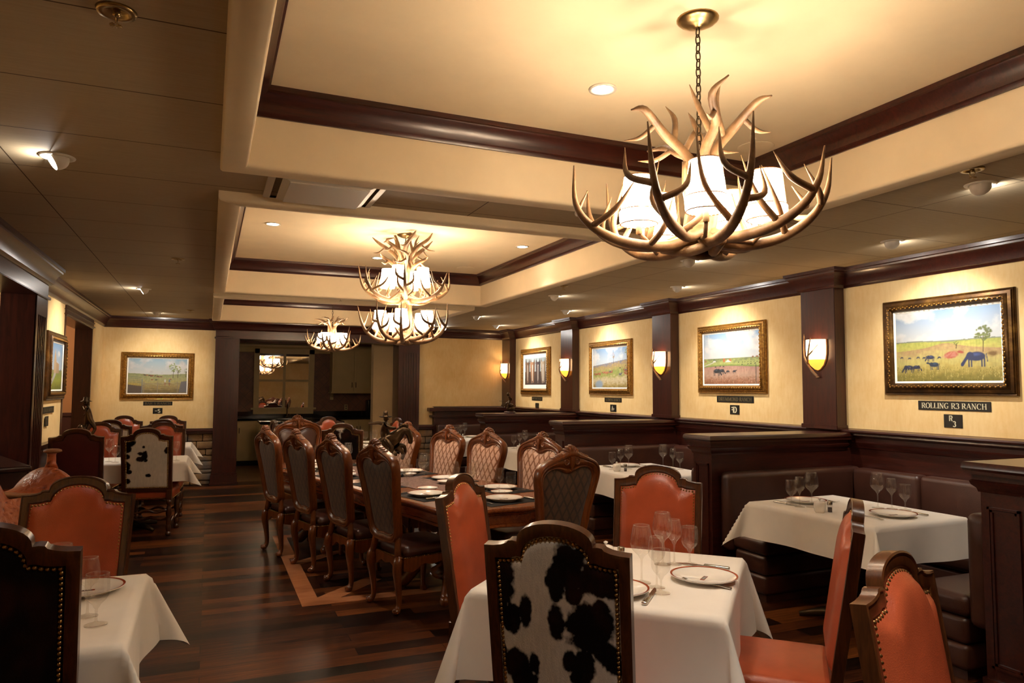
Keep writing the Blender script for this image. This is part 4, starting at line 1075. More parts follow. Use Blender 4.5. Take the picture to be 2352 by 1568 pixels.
def bowl(t, zb, Rr, H, n, seed, nsh, rsh, sh, zsh, a0, energy, aa=None, shade_h=.17, r0=.052, r1=.066):
    aa = a0 if aa is None else aa
    rnd = random.Random(seed)
    for k in range(n):
        be, ra, ti = bowl_antler(rnd, Rr*rnd.uniform(.9, 1.04), H*rnd.uniform(.75, 1.1)); b = antler_mesh('antler', be, ra, ti)
        o = b.build('antler', 'antler', t); o.location = (0, 0, zb+.03+(.02 if k % 2 else 0)); o.rotation_euler = (0, 0, aa+2*PI*k/n+rnd.uniform(-.1, .1))
    # tangled bases in the middle
    for k in range(3):
        a = 2*PI*k/3+.4; b = MB().tube(catmull([(.14*math.cos(a), .14*math.sin(a), zb+.0), (.05*math.cos(a+.7), .05*math.sin(a+.7), zb-.02), (.13*math.cos(a+2.2), .13*math.sin(a+2.2), zb+.01)], 5), .02, 9)
        b.build('antler', 'antler', t)
    for k in range(nsh):
        a = a0+.35+2*PI*k/nsh; x, y = rsh*math.cos(a), rsh*math.sin(a)
        shade_part(t, x, y, zb+zsh, r0, r1, shade_h)
        b = MB().tube([(x*.3, y*.3, zb+.02), (x*.8, y*.8, zb+.0), (x, y, zb+zsh-.03)], .008, 6); b.build('arm', 'antler', t)
        point_light('candle_light', (x, y, zb+zsh+shade_h*.74), energy, WARM, .02, t)
def canopy(t, drop):
    MB().lathe([(.001, -.034), (.016, -.034), (.02, -.03), (.04, -.026), (.07, -.012), (.078, -.004), (.078, 0)], 24).build('canopy', 'brass', t)
    b = MB(); chain(b, -.034, -drop); b.build('chain', 'iron', t)
def chandelier(label, loc, group='antler chandeliers'): return thing('antler_chandelier', label, 'chandelier', (loc[0], loc[1], ZU), 0, group)
def crown(t, z, n, L, H, seed, a0=0):
    rnd = random.Random(seed)
    for k in range(n):
        be, ra, ti = crown_antler(rnd, L*rnd.uniform(.8, 1.1), H*rnd.uniform(.75, 1.1)); o = antler_mesh('antler', be, ra, ti).build('antler', 'antler', t)
        o.location = (0, 0, z); o.rotation_euler = (0, 0, a0+2*PI*k/n+rnd.uniform(-.2, .2))
CH1 = (1.66, 2.13); CH2 = (1.62, 6.32); CH3 = (1.61, 10.4)
def stem(t, z0, z1, seed):
    for k in range(3):
        a = 2*PI*k/3+seed; P = catmull([(.045*math.cos(a+.9*i), .045*math.sin(a+.9*i), z0+(z1-z0)*i/3) for i in range(4)], 4)
        MB().tube(P, [.024-.004*abs(i/len(P)-.5) for i in range(len(P))], 9).build('antler', 'antler', t)
t = chandelier('large single tier antler chandelier in the nearest ceiling tray', CH1)
canopy(t, .57); bowl(t, -.87, .46, .34, 10, 12, 5, .235, 0, .075, .016, E_CH, R(34), shade_h=.175, r0=.055, r1=.068); stem(t, -.87, -.55, .2); crown(t, -.58, 5, .26, .24, 5, .5)
t = chandelier('tall two tier antler chandelier in the middle ceiling tray', CH2)
canopy(t, .14); bowl(t, -.975, .43, .33, 9, 31, 5, .22, 0, .10, .2, E_CH, shade_h=.17); stem(t, -.975, -.2, 1.1)
bowl(t, -.61, .44, .30, 8, 44, 4, .17, 0, .12, .6, E_CH, shade_h=.18); crown(t, -.30, 7, .30, .30, 9, .1); crown(t, -.40, 5, .27, .22, 19, .6)
t = chandelier('small low antler chandelier in the farthest ceiling tray', CH3)
canopy(t, .5); bowl(t, -.855, .38, .26, 9, 55, 4, .15, 0, .09, .5, E_CH, shade_h=.14, r0=.078, r1=.088); stem(t, -.855, -.5, .6); crown(t, -.56, 6, .26, .15, 8)
# wall sconces
def sconce(label, y, amp=1.0):
    t = thing('wall_sconce', label, 'sconce', (PX, y, 1.87), 0, 'antler wall sconces'); s_ = 1
    n = 12; rings = []
    prof = [(.098, .13), (.1, .06), (.098, 0), (.088, -.05), (.066, -.1), (.03, -.135), (.004, -.146)]
    for r, z in prof: rings.append([(-.004-r*1.05*math.sin(PI*i/n), r*math.cos(PI*i/n), z) for i in range(n+1)])
    b = MB().rings(rings[:4], False); g = b.build('glass_bowl', 'sconce_glass', t)
    b = MB().rings(rings[3:], False); b.build('amber_tip', 'amber', t)
    out = [(-.004, r*1.03, z) for r, z in prof]+[(-.004, -r*1.03, z) for r, z in reversed(prof)]
    MB().tube(out, .0095, 8).build('rim', 'lace', t)
    b = MB(); P = catmull([(-.02, -.005, -.205), (-.05, .03, -.15), (-.085, .075, -.05), (-.07, .105, .05), (-.06, .107, .19)], 5); b.tube(P, [.012]*6+[.009]*6+[.006]*8+[.002], 8)
    P = catmull([(-.075, .055, -.085), (-.112, .015, -.02), (-.117, -.005, .06), (-.112, -.02, .15)], 5); b.tube(P, [.009]*6+[.007]*6+[.005]*3+[.002], 8)
    P = catmull([(-.112, .012, -.015), (-.11, -.03, .02), (-.085, -.075, .08)], 5); b.tube(P, [.007]*6+[.003]*5, 8)
    b.sphere((-.02, -.005, -.208), .018, 8, 5, (1, 1.1, .5)); b.build('antler', 'antler', t)
    point_light('sconce_light', (-.045, 0, .06), 3.2*amp, (1, .62, .3), .03, t); return t
for c, lab in zip(PIL, ('lit antler wall sconce on the pillar left of the largest painting', 'lit antler wall sconce on the pillar between barn painting and cattle drive painting', 'lit antler wall sconce on the pillar between cattle drive painting and horse heads picture', 'lit antler wall sconce on the farthest pillar in the room corner')):
    sconce(lab, c-.005 if c < 12 else 12.22)

# ------------------------------------------------------------------ ceiling fittings
eye_proto = None
def eyeball(x, y, target, label, energy=None, angle=100):
    t = thing('eyeball_spotlight', label, 'spotlight', (x, y, ZC), 0, 'eyeball spotlights in the ceiling')
    d = (Vector(target)-Vector((x, y, ZC-.02))).normalized(); aim = d.copy(); hd = Vector((d.x, d.y, 0)).normalized(); d = (hd*math.sin(R(58))-Vector((0, 0, math.cos(R(58))))).normalized()   # the housing tips out of its ring
    MB().lathe([(.052, -.001), (.054, -.006), (.062, -.008), (.074, -.005), (.076, 0)], 28).build('trim_ring', 'white_metal', t)
    b = MB(); q = d.to_track_quat('Z', 'Y').to_matrix()
    rings = []
    for k in range(9):
        a = R(180-k*15); rr = .05*math.sin(a); hh = .05*math.cos(a)
        rings.append([tuple(q @ Vector((max(rr, 1e-4)*math.cos(2*PI*j/20), max(rr, 1e-4)*math.sin(2*PI*j/20), hh))+Vector((0, 0, -.012))) for j in range(20)])
    b.rings(rings, True); b.build('eyeball', 'white_metal', t)
    b = MB(); c = d*.027+Vector((0, 0, -.012)); b.add([tuple(c+q @ Vector((.038*math.cos(2*PI*j/20), .038*math.sin(2*PI*j/20), 0))) for j in range(20)], [tuple(range(20))]); b.build('lamp', 'lamp', t)
    spot_light('spot', tuple(d*.07+Vector((0, 0, -.014))), tuple(aim*2), energy or E_SPOT, angle, 1.0, HALO, .02, t)
    return t
PCY = [3.715, 6.16, 8.68, 11.17]
for y, ty, lab in zip((3.604, 6.162, 8.701, 11.28), PCY, ('eyeball spotlight aimed at the largest painting', 'eyeball spotlight aimed at the black cattle and barn painting', 'eyeball spotlight aimed at the cattle drive painting', 'eyeball spotlight aimed at the horse heads picture')):
    eyeball(4.50, y, (XR, ty, 1.62), lab)
for y, lab in zip((2.402, 4.842, 7.36, 9.98), ('eyeball spotlight beside a sprinkler, aimed into the nearest booths', 'eyeball spotlight just below the largest chandelier, aimed into the booths', 'eyeball spotlight beside the middle tray, third along the inner row on the booth side', 'eyeball spotlight farthest along the inner row on the booth side')):
    eyeball(3.66, y, (4.75, y+.1, .8), lab, E_SPOT*.55, 85)
eyeball(-.685, 3.848, (-1.5, 3.6, .9), 'eyeball spotlight nearest the camera on the dark left ceiling', E_SPOT*.35, 70)
eyeball(-.69, 8.763, (-1.5, 8.78, 1.6), 'eyeball spotlight aimed at the painting on the left wall', E_SPOT*.8)
eyeball(-.72, 11.45, (-.73, YF, 1.35), 'eyeball spotlight close to the far wall over the corral painting', E_SPOT*.55)
eyeball(3.8, 12.05, (3.0, 10.5, 1.2), 'eyeball spotlight shining straight out of the far right ceiling corner', E_SPOT*.2)
def downlight(x, y, label, z=ZU, e=None, c=HALO, an=95):
    t = thing('recessed_downlight', label, 'downlight', (x, y, z), 0, 'recessed downlights in the trays')
    MB().lathe([(.046, .0), (.05, -.006), (.064, -.007), (.066, 0)], 28).build('trim_ring', 'white_metal', t)
    b = MB(); b.add([(.047*math.cos(2*PI*j/20), .047*math.sin(2*PI*j/20), -.003) for j in range(20)], [tuple(reversed(range(20)))]); b.build('lamp', 'lamp_soft', t)
    spot_light('spot', (0, 0, -.02), (0, 0, -1), e or E_DOWN, an, .8, c, .04, t)
downlight(1.65, 2.82, 'recessed downlight beside the chain of the largest chandelier')
for x, y, lab in ((.465, 6.36, 'left recessed downlight in the middle ceiling tray'), (1.636, 7.58, 'recessed downlight left of the two tier chandelier crown'), (2.81, 6.37, 'right recessed downlight in the middle ceiling tray'), (1.62, 5.1, 'recessed downlight on the near side of the middle ceiling tray')): downlight(x, y, lab)
for x, y, lab in ((.5, 1.5, 'recessed downlight at the left of the nearest ceiling tray'), (2.75, 1.5, 'recessed downlight at the right of the nearest ceiling tray')): downlight(x, y, lab)
downlight(1.3, .65, 'unseen fill lamp added at the near side of the nearest ceiling tray', e=120, c=(1, .95, .9), an=72)  # unseen fill lamp, added to brighten the front tablecloth and nearest red chair
for x, y in ((.465, 10.4), (2.75, 10.4)): downlight(x, y, 'recessed downlight at the %s of the farthest ceiling tray' % ('left' if x < 1 else 'right'))
def speaker(x, y, label):
    tag(MB().lathe([(.001, -.003), (.088, -.004), (.1, -.003), (.104, 0)], 36).build('speaker_grille', 'tray_plaster'), label, 'speaker', 'round ceiling speakers').location = (x, y, ZU)
speaker(2.72, 7.8, 'flush round speaker grille in the middle ceiling tray'); speaker(2.865, 3.165, 'flush round speaker grille behind the antler tips of the largest chandelier')
def sprinkler(x, y, z, label, plate=True):
    t = thing('fire_sprinkler', label, 'sprinkler', (x, y, z), 0, 'ceiling sprinklers')
    MB().lathe([(.03, -.001), (.034, -.008), (.05, -.009), (.054, 0)], 24).build('escutcheon', 'brass', t)
    MB().lathe([(.001, -.0005), (.032, -.0006)], 20, caps=False).build('recess', 'void', t)
    b = MB().lathe([(.01, 0), (.01, -.014), (.006, -.016)], 10); b.tube([(.0, .011, -.014), (0, .014, -.026), (0, .003, -.04)], .002, 5); b.tube([(.0, -.011, -.014), (0, -.014, -.026), (0, -.003, -.04)], .002, 5); b.build('frame', 'brass', t)
    b = MB()
    for k in range(12): b.tube([(0, 0, -.041), (.017*math.cos(PI*k/6), .017*math.sin(PI*k/6), -.043)], .0016, 4)
    b.build('deflector', 'brass', t)
for x, y, lab in ((-.275, 2.259, 'fire sprinkler at the upper left, closest to the camera'), (-.269, 6.559, 'fire sprinkler midway along the left ceiling'), (-.271, 10.949, 'fire sprinkler farthest along the left ceiling'), (3.372, 2.25, 'fire sprinkler beside the eyeball spotlight at the upper right'), (3.381, 6.598, 'fire sprinkler next to the rim of the middle tray')): sprinkler(x, y, ZC, lab)
sprinkler(1.42, 8.6, ZC, 'fire sprinkler between the middle and the farthest tray')
# square supply vent between the trays
t = thing('air_vent', 'white square air vent in the ceiling gap between the first two trays', 'vent', (.545, 3.86, ZC))
b = MB()
for i, (r0_, r1_, z0, z1) in enumerate(((.30, .265, -.012, -.018), (.235, .2, -.03, -.045))):
    b.rings([[(sx*r0_, sy*r0_, z0 if i == 0 else z0) for sx, sy in ((-1, -1), (1, -1), (1, 1), (-1, 1))], [(sx*r1_, sy*r1_, z1) for sx, sy in ((-1, -1), (1, -1), (1, 1), (-1, 1))]], True, smooth=False)
b.box(-.3, -.3, -.012, .3, -.29, 0).box(-.3, .29, -.012, .3, .3, 0).box(-.3, -.3, -.012, -.29, .3, 0).box(.29, -.3, -.012, .3, .3, 0); b.build('frame', 'white_metal', t)
MB().box(-.2, -.2, -.052, .2, .2, -.044).build('panel', 'white_metal', t)
b = MB()
for k in range(4): b.box((-.19, .19, -.01, -.01)[k], (-.01, -.01, -.19, .19)[k], -.046, (-.17, .17, .01, .01)[k]+.0, (.01, .01, -.17, .17)[k], 0)
b.build('hanger', 'white_metal', t)

# ------------------------------------------------------------------ paintings and plaques
class Paint:
    def __init__(s, w_, h_, W, seed):
        s.asp = w_/h_; s.W = W; s.H = int(W/s.asp); u = (np.arange(s.W)+.5)/s.W; v = (np.arange(s.H)+.5)/s.H
        s.u, s.v = np.meshgrid(u, v); s.n = VNoise(seed); s.img = np.zeros((s.H, s.W, 3)); s.r = np.random.RandomState(seed)
    def fb(s, sx, sy, o=4, k=0): return s.n.fbm(s.u*sx+k, s.v*sy+k*1.7, o)
    def mixc(s, m, c):
        c = np.array(lin(c)) if isinstance(c, str) else c; s.img = s.img*(1-m[..., None])+c*m[..., None]; return s
    def sky(s, hz, top='#86a9d0', low='#dfe6ea', cloud='#f2f0ec', dens=.5, shade='#b9b4b4'):
        t_ = np.clip((s.v-hz)/(1-hz), 0, 1); s.img = np.array(lin(low))*(1-t_[..., None])+np.array(lin(top))*t_[..., None]
        c = np.clip((s.fb(4*s.asp, 5, 5, 3)-(1-dens)*.75-.12)*5, 0, 1); s.mixc(c, cloud)
        sh = np.clip((s.fb(5*s.asp, 6, 5, 9)-.5)*4, 0, 1)*c*.6; s.mixc(sh, shade)
    def field(s, top, cols, noise=14, streak=50):
        # top: array of heights; cols: colours from the top of the field to the bottom
        d = np.clip((top-s.v)/np.maximum(top, 1e-3), 0, 1); n_ = s.fb(noise*s.asp, noise*2.5, 4, 5)-.47
        t_ = np.clip(d+n_*.35, 0, .999)*(len(cols)-1); i = np.floor(t_).astype(int); f = (t_-i)[..., None]; C = np.array([lin(c) for c in cols])
        c = C[i]*(1-f)+C[np.minimum(i+1, len(cols)-1)]*f; c = c*(1+.5*(s.fb(streak*s.asp, streak*.4, 2, 11)-.4)[..., None])
        s.mixc((s.v < top)*1.0, c); return s
    def ell(s, x, y, rx, ry, c, soft=.25, rot=0, wob=0):
        dx, dy = (s.u-x)*s.asp, s.v-y; ca, sa = math.cos(rot), math.sin(rot)
        a, b = (dx*ca+dy*sa)/rx, (-dx*sa+dy*ca)/ry; d = np.sqrt(a*a+b*b)
        if wob: d = d+(s.fb(40*s.asp, 40, 3, 2)-.45)*wob
        return s.mixc(np.clip((1-d)/soft, 0, 1), c)
    def poly(s, pts, c, soft=0):
        # even-odd fill
        x, y = s.u, s.v; ins = np.zeros(x.shape, bool); n = len(pts)
        for i in range(n):
            (x0, y0), (x1, y1) = pts[i], pts[(i+1) % n]
            if y0 == y1: continue
            ins ^= ((y0 > y) != (y1 > y)) & (x < (x1-x0)*(y-y0)/(y1-y0)+x0)
        return s.mixc(ins*1.0, c)
    def line(s, x0, y0, x1, y1, w_, c):
        dx, dy = (x1-x0)*s.asp, y1-y0; L = math.hypot(dx, dy)+1e-9; px, py = (s.u-x0)*s.asp, s.v-y0
        t_ = np.clip((px*dx+py*dy)/(L*L), 0, 1); d = np.hypot(px-t_*dx, py-t_*dy); return s.mixc(np.clip((w_-d)/(w_*.5), 0, 1), c)
    def cow(s, x, y, k, c='#2c3040', flip=1, graze=True, hi='#4a5470'):
        f = flip; a = s.asp
        for lx in (-.36, -.24, .24, .36): s.line(x+lx*k/a, y-.1*k, x+lx*k/a, y-.46*k, .045*k, c)
        s.ell(x, y, .46*k, .235*k, c, .2); s.ell(x-.05*k/a, y+.09*k, .34*k, .1*k, hi, .8); s.ell(x+f*.3*k/a, y+.02*k, .2*k, .22*k, c, .2)
        if graze: s.line(x+f*.42*k/a, y, x+f*.62*k/a, y-.28*k, .1*k, c); s.ell(x+f*.66*k/a, y-.34*k, .09*k, .13*k, c, .2, f*.5)
        else: s.line(x+f*.42*k/a, y+.05*k, x+f*.6*k/a, y+.16*k, .1*k, c); s.ell(x+f*.68*k/a, y+.16*k, .13*k, .09*k, c, .2)
        s.line(x-f*.45*k/a, y+.1*k, x-f*.5*k/a, y-.25*k, .025*k, c)
    def tree(s, x, y, h, w_, c, trunk='#5a4632', n=26, open_=.8):
        s.line(x, y, x+.005, y+h*.62, .008, trunk); s.line(x, y+h*.4, x-w_*.5/s.asp, y+h*.7, .005, trunk); s.line(x, y+h*.4, x+w_*.5/s.asp, y+h*.72, .005, trunk)
        for k in range(n):
            a = s.r.rand()*6.28; q = math.sqrt(s.r.rand()); s.ell(x+q*w_*math.cos(a)/s.asp, y+h*.7+q*h*.3*math.sin(a), w_*.22*(.6+.8*s.r.rand()), w_*.16, c if s.r.rand() < .7 else '#7d8a48', .6, 0, .5*open_)
CANV = 150
def art_ranch():      # cattle grazing by a red bank
    p = Paint(.88, .575, 230, 7); p.sky(.54, '#8fb0d6', '#e2e4e2', dens=.58)
    hz = .555+.006*np.sin(p.u*9); p.mixc((np.abs(p.v-hz) < .016+.01*(p.fb(30, 2)-.4))*(.8), '#6e7a52'); p.field(hz, ['#b9bf5c', '#d6cf6a', '#cfc268', '#d9c878', '#cdb25c', '#9d9040', '#a58d3c'])
    p.field(.49+.04*np.exp(-((p.u-.5)/.16)**2)-.12*np.abs(p.u-.5), ['#c4a070', '#d6c07a', '#d9cb7a', '#d0ba64', '#a99a48', '#8e8438']) ; 
    p.ell(.55, .36, .12, .055, '#c96f5a', .3, .15, .4); p.ell(.64, .395, .06, .022, '#b85a48', .4, -.2, .4)
    for i in range(5): p.line(.46+.02*i, .335+.013*i, .6, .345+.014*i, .003, '#e0a08c')
    p.ell(.92, .36, .09, .045, '#8a6a3c', .6, 0, .6); p.tree(.6, .45, .1, .045, '#8a9a4a', n=12); p.tree(.84, .39, .36, .115, '#6a7440', n=44)
    p.cow(.78, .33, .29, '#3a4268', -1, hi='#5a68a0'); p.cow(.355, .34, .125, '#333c5c', -1, hi='#56649c'); p.cow(.39, .235, .155, '#2f4058', -1, False, '#4a6884'); p.cow(.13, .2, .165, '#2c3350', -1, hi='#48547c'); p.cow(.205, .205, .125, '#2a3048', 1, hi='#48547c')
    for x in (.06, .14, .23, .29, .32, .44): p.cow(x, .345+.01*math.sin(x*40), .045, '#39405a', -1)
    for k in range(160): x = p.r.rand(); y = p.r.rand()*.16; p.line(x, y, x+.006, y+.05, .0025, '#8a8638' if k % 2 else '#e0cf7a')
    return p
def art_barn():
    p = Paint(.9, .6, 210, 21); p.sky(.5, '#8fb4d8', '#e9ebea', dens=.62); p.field(np.full(p.u.shape, .505), ['#8a9468', '#b6c070', '#c2c878', '#a8b85c', '#9cae58', '#c9a888', '#d9a888', '#cf9a7a', '#b98468'])
    p.field(.34+.02*np.sin(p.u*4), ['#c9988c', '#d8ac94', '#dcb49a', '#c48a6c', '#a8704c']); p.mixc(((np.abs(p.v-.35-.02*np.sin(p.u*4)) < .015))*.6, '#7d9a4a')
    p.poly([(.15, .44), (.2, .51), (.25, .44)], '#7d8a68'); p.ell(.2, .45, .05, .018, '#f2efe6', .3); p.ell(.38, .47, .04, .05, '#cf7a4a', .5, 0, .6); p.ell(.49, .465, .045, .04, '#d68a52', .5, 0, .6); p.poly([(.4, .43), (.45, .48), (.51, .43)], '#f4f0e8')
    p.ell(.03, .46, .03, .025, '#b9785a', .5, 0, .5); p.ell(.88, .51, .03, .025, '#9a6a48', .5, 0, .5); p.ell(.95, .515, .04, .02, '#a8704c', .5, 0, .5); p.line(.0, .36, .18, .43, .012, '#e2dccb')
    for x in (.64, .71, .75, .8, .85, .9, .95): p.cow(x, .42, .025, '#30343a', -1)
    for x, y in ((.7, .375), (.8, .38), (.85, .385), (.92, .39), (.22, .345), (.31, .355), (.37, .35)): p.cow(x, y, .035, '#30343a', -1)
    p.cow(.24, .26, .2, '#33383e', 1, hi='#5a6470'); p.cow(.33, .265, .15, '#3a4048', 1, hi='#5a6470'); p.cow(.45, .25, .09, '#3a4048', -1); p.cow(.56, .25, .09, '#3a4048', 1, False)
    p.line(.93, .02, .93, .36, .011, '#5a5048')
    for k in range(140): x = p.r.rand(); y = p.r.rand()*.12; p.line(x, y, x+.004, y+.05, .0025, '#8a6a44' if k % 2 else '#e0b89a')
    return p
def art_drive():
    p = Paint(.96, .59, 190, 33); p.sky(.5, '#7fa4cc', '#e4ecf0', dens=.55); hl = .56+.14*p.u; p.field(hl, ['#8a8a98', '#b9a070', '#c4b070', '#9aac58', '#b6b868', '#e2d0a0', '#ead8b0', '#cfb87a', '#a8904c'])
    p.ell(.18, .08, .22, .13, '#a9c0d4', .4, .1, .4); p.tree(.6, .6, .3, .06, '#c9906a', n=26); p.tree(.96, .66, .34, .08, '#8a9a58', n=30)
    for k in range(26):
        x = .06+.5*p.r.rand(); p.cow(x, .33+.03*p.r.rand()+.12*(x-.06), .07, ['#b9583a', '#a84a30', '#c97a5a'][k % 3], -1 if k % 2 else 1, False, '#e8d0c0')
    for k in range(9): p.cow(.9+.08*p.r.rand(), .34+.16*p.r.rand(), .09, '#b0543a', -1, False, '#e0b8a8')
    for x, y, k in ((.5, .43, .1), (.78, .36, .17), (.93, .46, .1)): p.cow(x, y-.02, k*.8, '#6a6a74', 1, False); p.line(x, y, x, y+k*.55, k*.13, '#d8c890'); p.ell(x, y+k*.7, k*.1, k*.1, '#7a5a48'); p.line(x-.02, y+k*.78, x+.02, y+k*.78, k*.04, '#4a4038')
    return p
def art_horses():
    p = Paint(.79, .46, 150, 44); p.img[:] = lin('#b9c8cc'); p.mixc((p.v < .5)*1.0, '#5a4a44')
    for x, w_, c, d in ((.12, .075, '#8a6a54', '#5a4436'), (.36, .085, '#b98a68', '#7d5a44'), (.62, .08, '#5a4a4c', '#3a3034'), (.86, .085, '#c9b49a', '#9a8468')):
        p.poly([(x-w_*1.5, .78), (x-w_*1.0, .99), (x-w_*.5, .82)], d); p.poly([(x+w_*.5, .82), (x+w_*1.1, .99), (x+w_*1.5, .78)], d)
        p.poly([(x-w_*1.35, .85), (x+w_*1.35, .85), (x+w_*1.2, .5), (x+w_*.7, .08), (x-w_*.6, .06), (x-w_*1.1, .5)], c); p.poly([(x+w_*.4, .85), (x+w_*1.35, .85), (x+w_*1.2, .5), (x+w_*.7, .1)], d)
        p.poly([(x-w_*.2, .75), (x+w_*.3, .75), (x+w_*.2, .15), (x-w_*.2, .15)], '#e6dccf'); p.ell(x-w_*.9, .6, .018, .018, '#1c1614'); p.ell(x, .1, w_*.7, .05, '#8a7a74')
    return p
def art_corral():
    p = Paint(.84, .575, 200, 52); p.sky(.55, '#9fc4d8', '#f2f2ec', dens=.5); p.field(.56+.02*np.sin(p.u*5+2), ['#a8ae78', '#b9ba80', '#c9c284', '#d2c070', '#cfae54', '#a8904c', '#8a7a54'])
    for k in range(22): x = .25+.32*p.r.rand(); p.cow(x, .52-.16*(x-.25)+.02*p.r.rand(), .045, ['#a8583a', '#b96a48', '#4a4038'][k % 3], 1)
    p.cow(.40, .39, .06, '#a84a30', 1, False); p.cow(.47, .385, .06, '#2a2a2c', 1, False); p.cow(.72, .41, .06, '#b0583c', -1, False)
    for x, c, d in ((.625, '#f0ece4', '#c9784a'), (.70, '#7a8aa8', '#b9583a')): p.ell(x, .36, .022, .05, c); p.ell(x, .27, .022, .05, d); p.ell(x, .42, .014, .018, '#d8b090')
    for y in (.3, .26, .215, .17, .125, .08, .04): p.line(.25, y-.02, .93, y+.01, .009, '#c8bb9a' if y > .1 else '#a8966a'); p.line(.25, y-.035, .93, y-.006, .004, '#5a4a34')
    for x in (.27, .5, .84): p.line(x, .02, x, .33, .014, '#b0a284')
    for y in (.45, .4, .35, .3): p.line(.0, y+.03, .24, y, .006, '#8a8a84')
    p.poly([(0, 0), (.24, 0), (.24, .2), (0, .25)], '#7a6a5c'); p.line(.24, 0, .24, .4, .016, '#9aa0a0'); p.poly([(.86, .02), (1, .02), (1, .36), (.9, .34)], '#8a8484')
    p.tree(.76, .45, .42, .1, '#93a83e', n=30, open_=1.4); p.tree(.84, .45, .34, .08, '#a8b648', n=24, open_=1.4); p.tree(.98, .48, .25, .06, '#8aa040', n=16, open_=1.2)
    return p
def art_church():
    p = Paint(.75, .53, 150, 63); p.sky(.3, '#7fa8d0', '#d8e4ec', dens=.4); p.field(np.full(p.u.shape, .42), ['#a8a468', '#9aa84c', '#b4b848', '#a0a03c', '#7d8434'])
    p.poly([(.15, 0), (.55, .3), (.62, .42), (.5, .42), (.35, .25), (0, .1), (0, 0)], '#cfc8bc')
    p.poly([(.42, .36), (.42, .64), (.5, .9), (.58, .64), (.58, .36)], '#d8b890'); p.poly([(.58, .36), (.58, .6), (.78, .56), (.78, .36)], '#c9a884'); p.ell(.9, .42, .05, .04, '#7a8478', .4, 0, .5)
    for x in (.2, .28): p.ell(x, .42, .02, .09, '#5a4a50'); p.ell(x, .56, .014, .02, '#8a6a58'); p.line(x, .2, x, .36, .014, '#4a3a38')
    return p
def framed(label, art, w_, h_, fw, dep, frame_mat, loc, rz, inner_mat=None, mat_board=0, group='ranch paintings'):
    # local frame: picture lies in the x-z plane and faces -y; loc is its centre on the wall
    t = thing('framed_painting', label, 'painting', loc, rz, group)
    iw, ih = w_/2-fw, h_/2-fw
    prof = [(0, 0), (0, -.018), (.006, -.026), (.014, -.022), (.02, -.03), (fw*.45, -dep*.62), (fw*.62, -dep*.95), (fw*.72, -dep), (fw*.82, -dep*.86), (fw*.86, -dep*.72), (fw*.97, -dep*.55), (fw, -.012)]
    b = MB(); rings = []
    for o, d in prof: rings.append([(sx*(w_/2-o), d, sz*(h_/2-o)) for sx, sz in ((-1, -1), (1, -1), (1, 1), (-1, 1))])
    b.rings(rings, True, smooth=False); fr = b.build('frame', frame_mat, t, angle=35, fix=True)
    b = MB()    # beaded, carved sight edge
    def rowb(x0, z0, x1, z1):
        L = math.hypot(x1-x0, z1-z0); n = int(L/.019)
        for k in range(n):
            u = (k+.5)/n; s_ = 1 if k % 2 else -1; x, z = x0+(x1-x0)*u, z0+(z1-z0)*u
            dx, dz = (x1-x0)/L, (z1-z0)/L; q = .0045*s_
            b.sphere((x-dz*q, -dep*.93, z+dx*q), .0085, 6, 4, (1.2 if abs(dx) > .5 else .75, .7, .75 if abs(dx) > .5 else 1.2))
    ox, oz = w_/2-fw*.74, h_/2-fw*.74
    rowb(-ox, -oz, ox, -oz); rowb(-ox, oz, ox, oz); rowb(-ox, -oz, -ox, oz); rowb(ox, -oz, ox, oz)
    b.build('carved_beading', inner_mat or frame_mat, t)
    m = .018 if not mat_board else mat_board; b = MB(); rings = []
    for o, d in ((0, -.012), (.004, -.016), (m, -.008)): rings.append([(sx*(iw-o), d, sz*(ih-o)) for sx, sz in ((-1, -1), (1, -1), (1, 1), (-1, 1))])
    b.rings(rings, True, smooth=False); b.build('liner' if not mat_board else 'mat_board', 'linen', t, fix=True)
    p = art(); cw, chh = iw-m, ih-m; W, H = p.W, p.H
    b = MB(); b.v = [((i/(W-1)-.5)*2*cw, -.006, (j/(H-1)-.5)*2*chh) for j in range(H) for i in range(W)]
    b.f = [(j*W+i, j*W+i+1, (j+1)*W+i+1, (j+1)*W+i) for j in range(H-1) for i in range(W-1)]; b.sm = [False]*len(b.f); b.mi = [0]*len(b.f)
    o = b.build('canvas', 'paint', t); paint_attr(o, np.clip(p.img*.55, .003, .9).reshape(-1, 3))
    return t
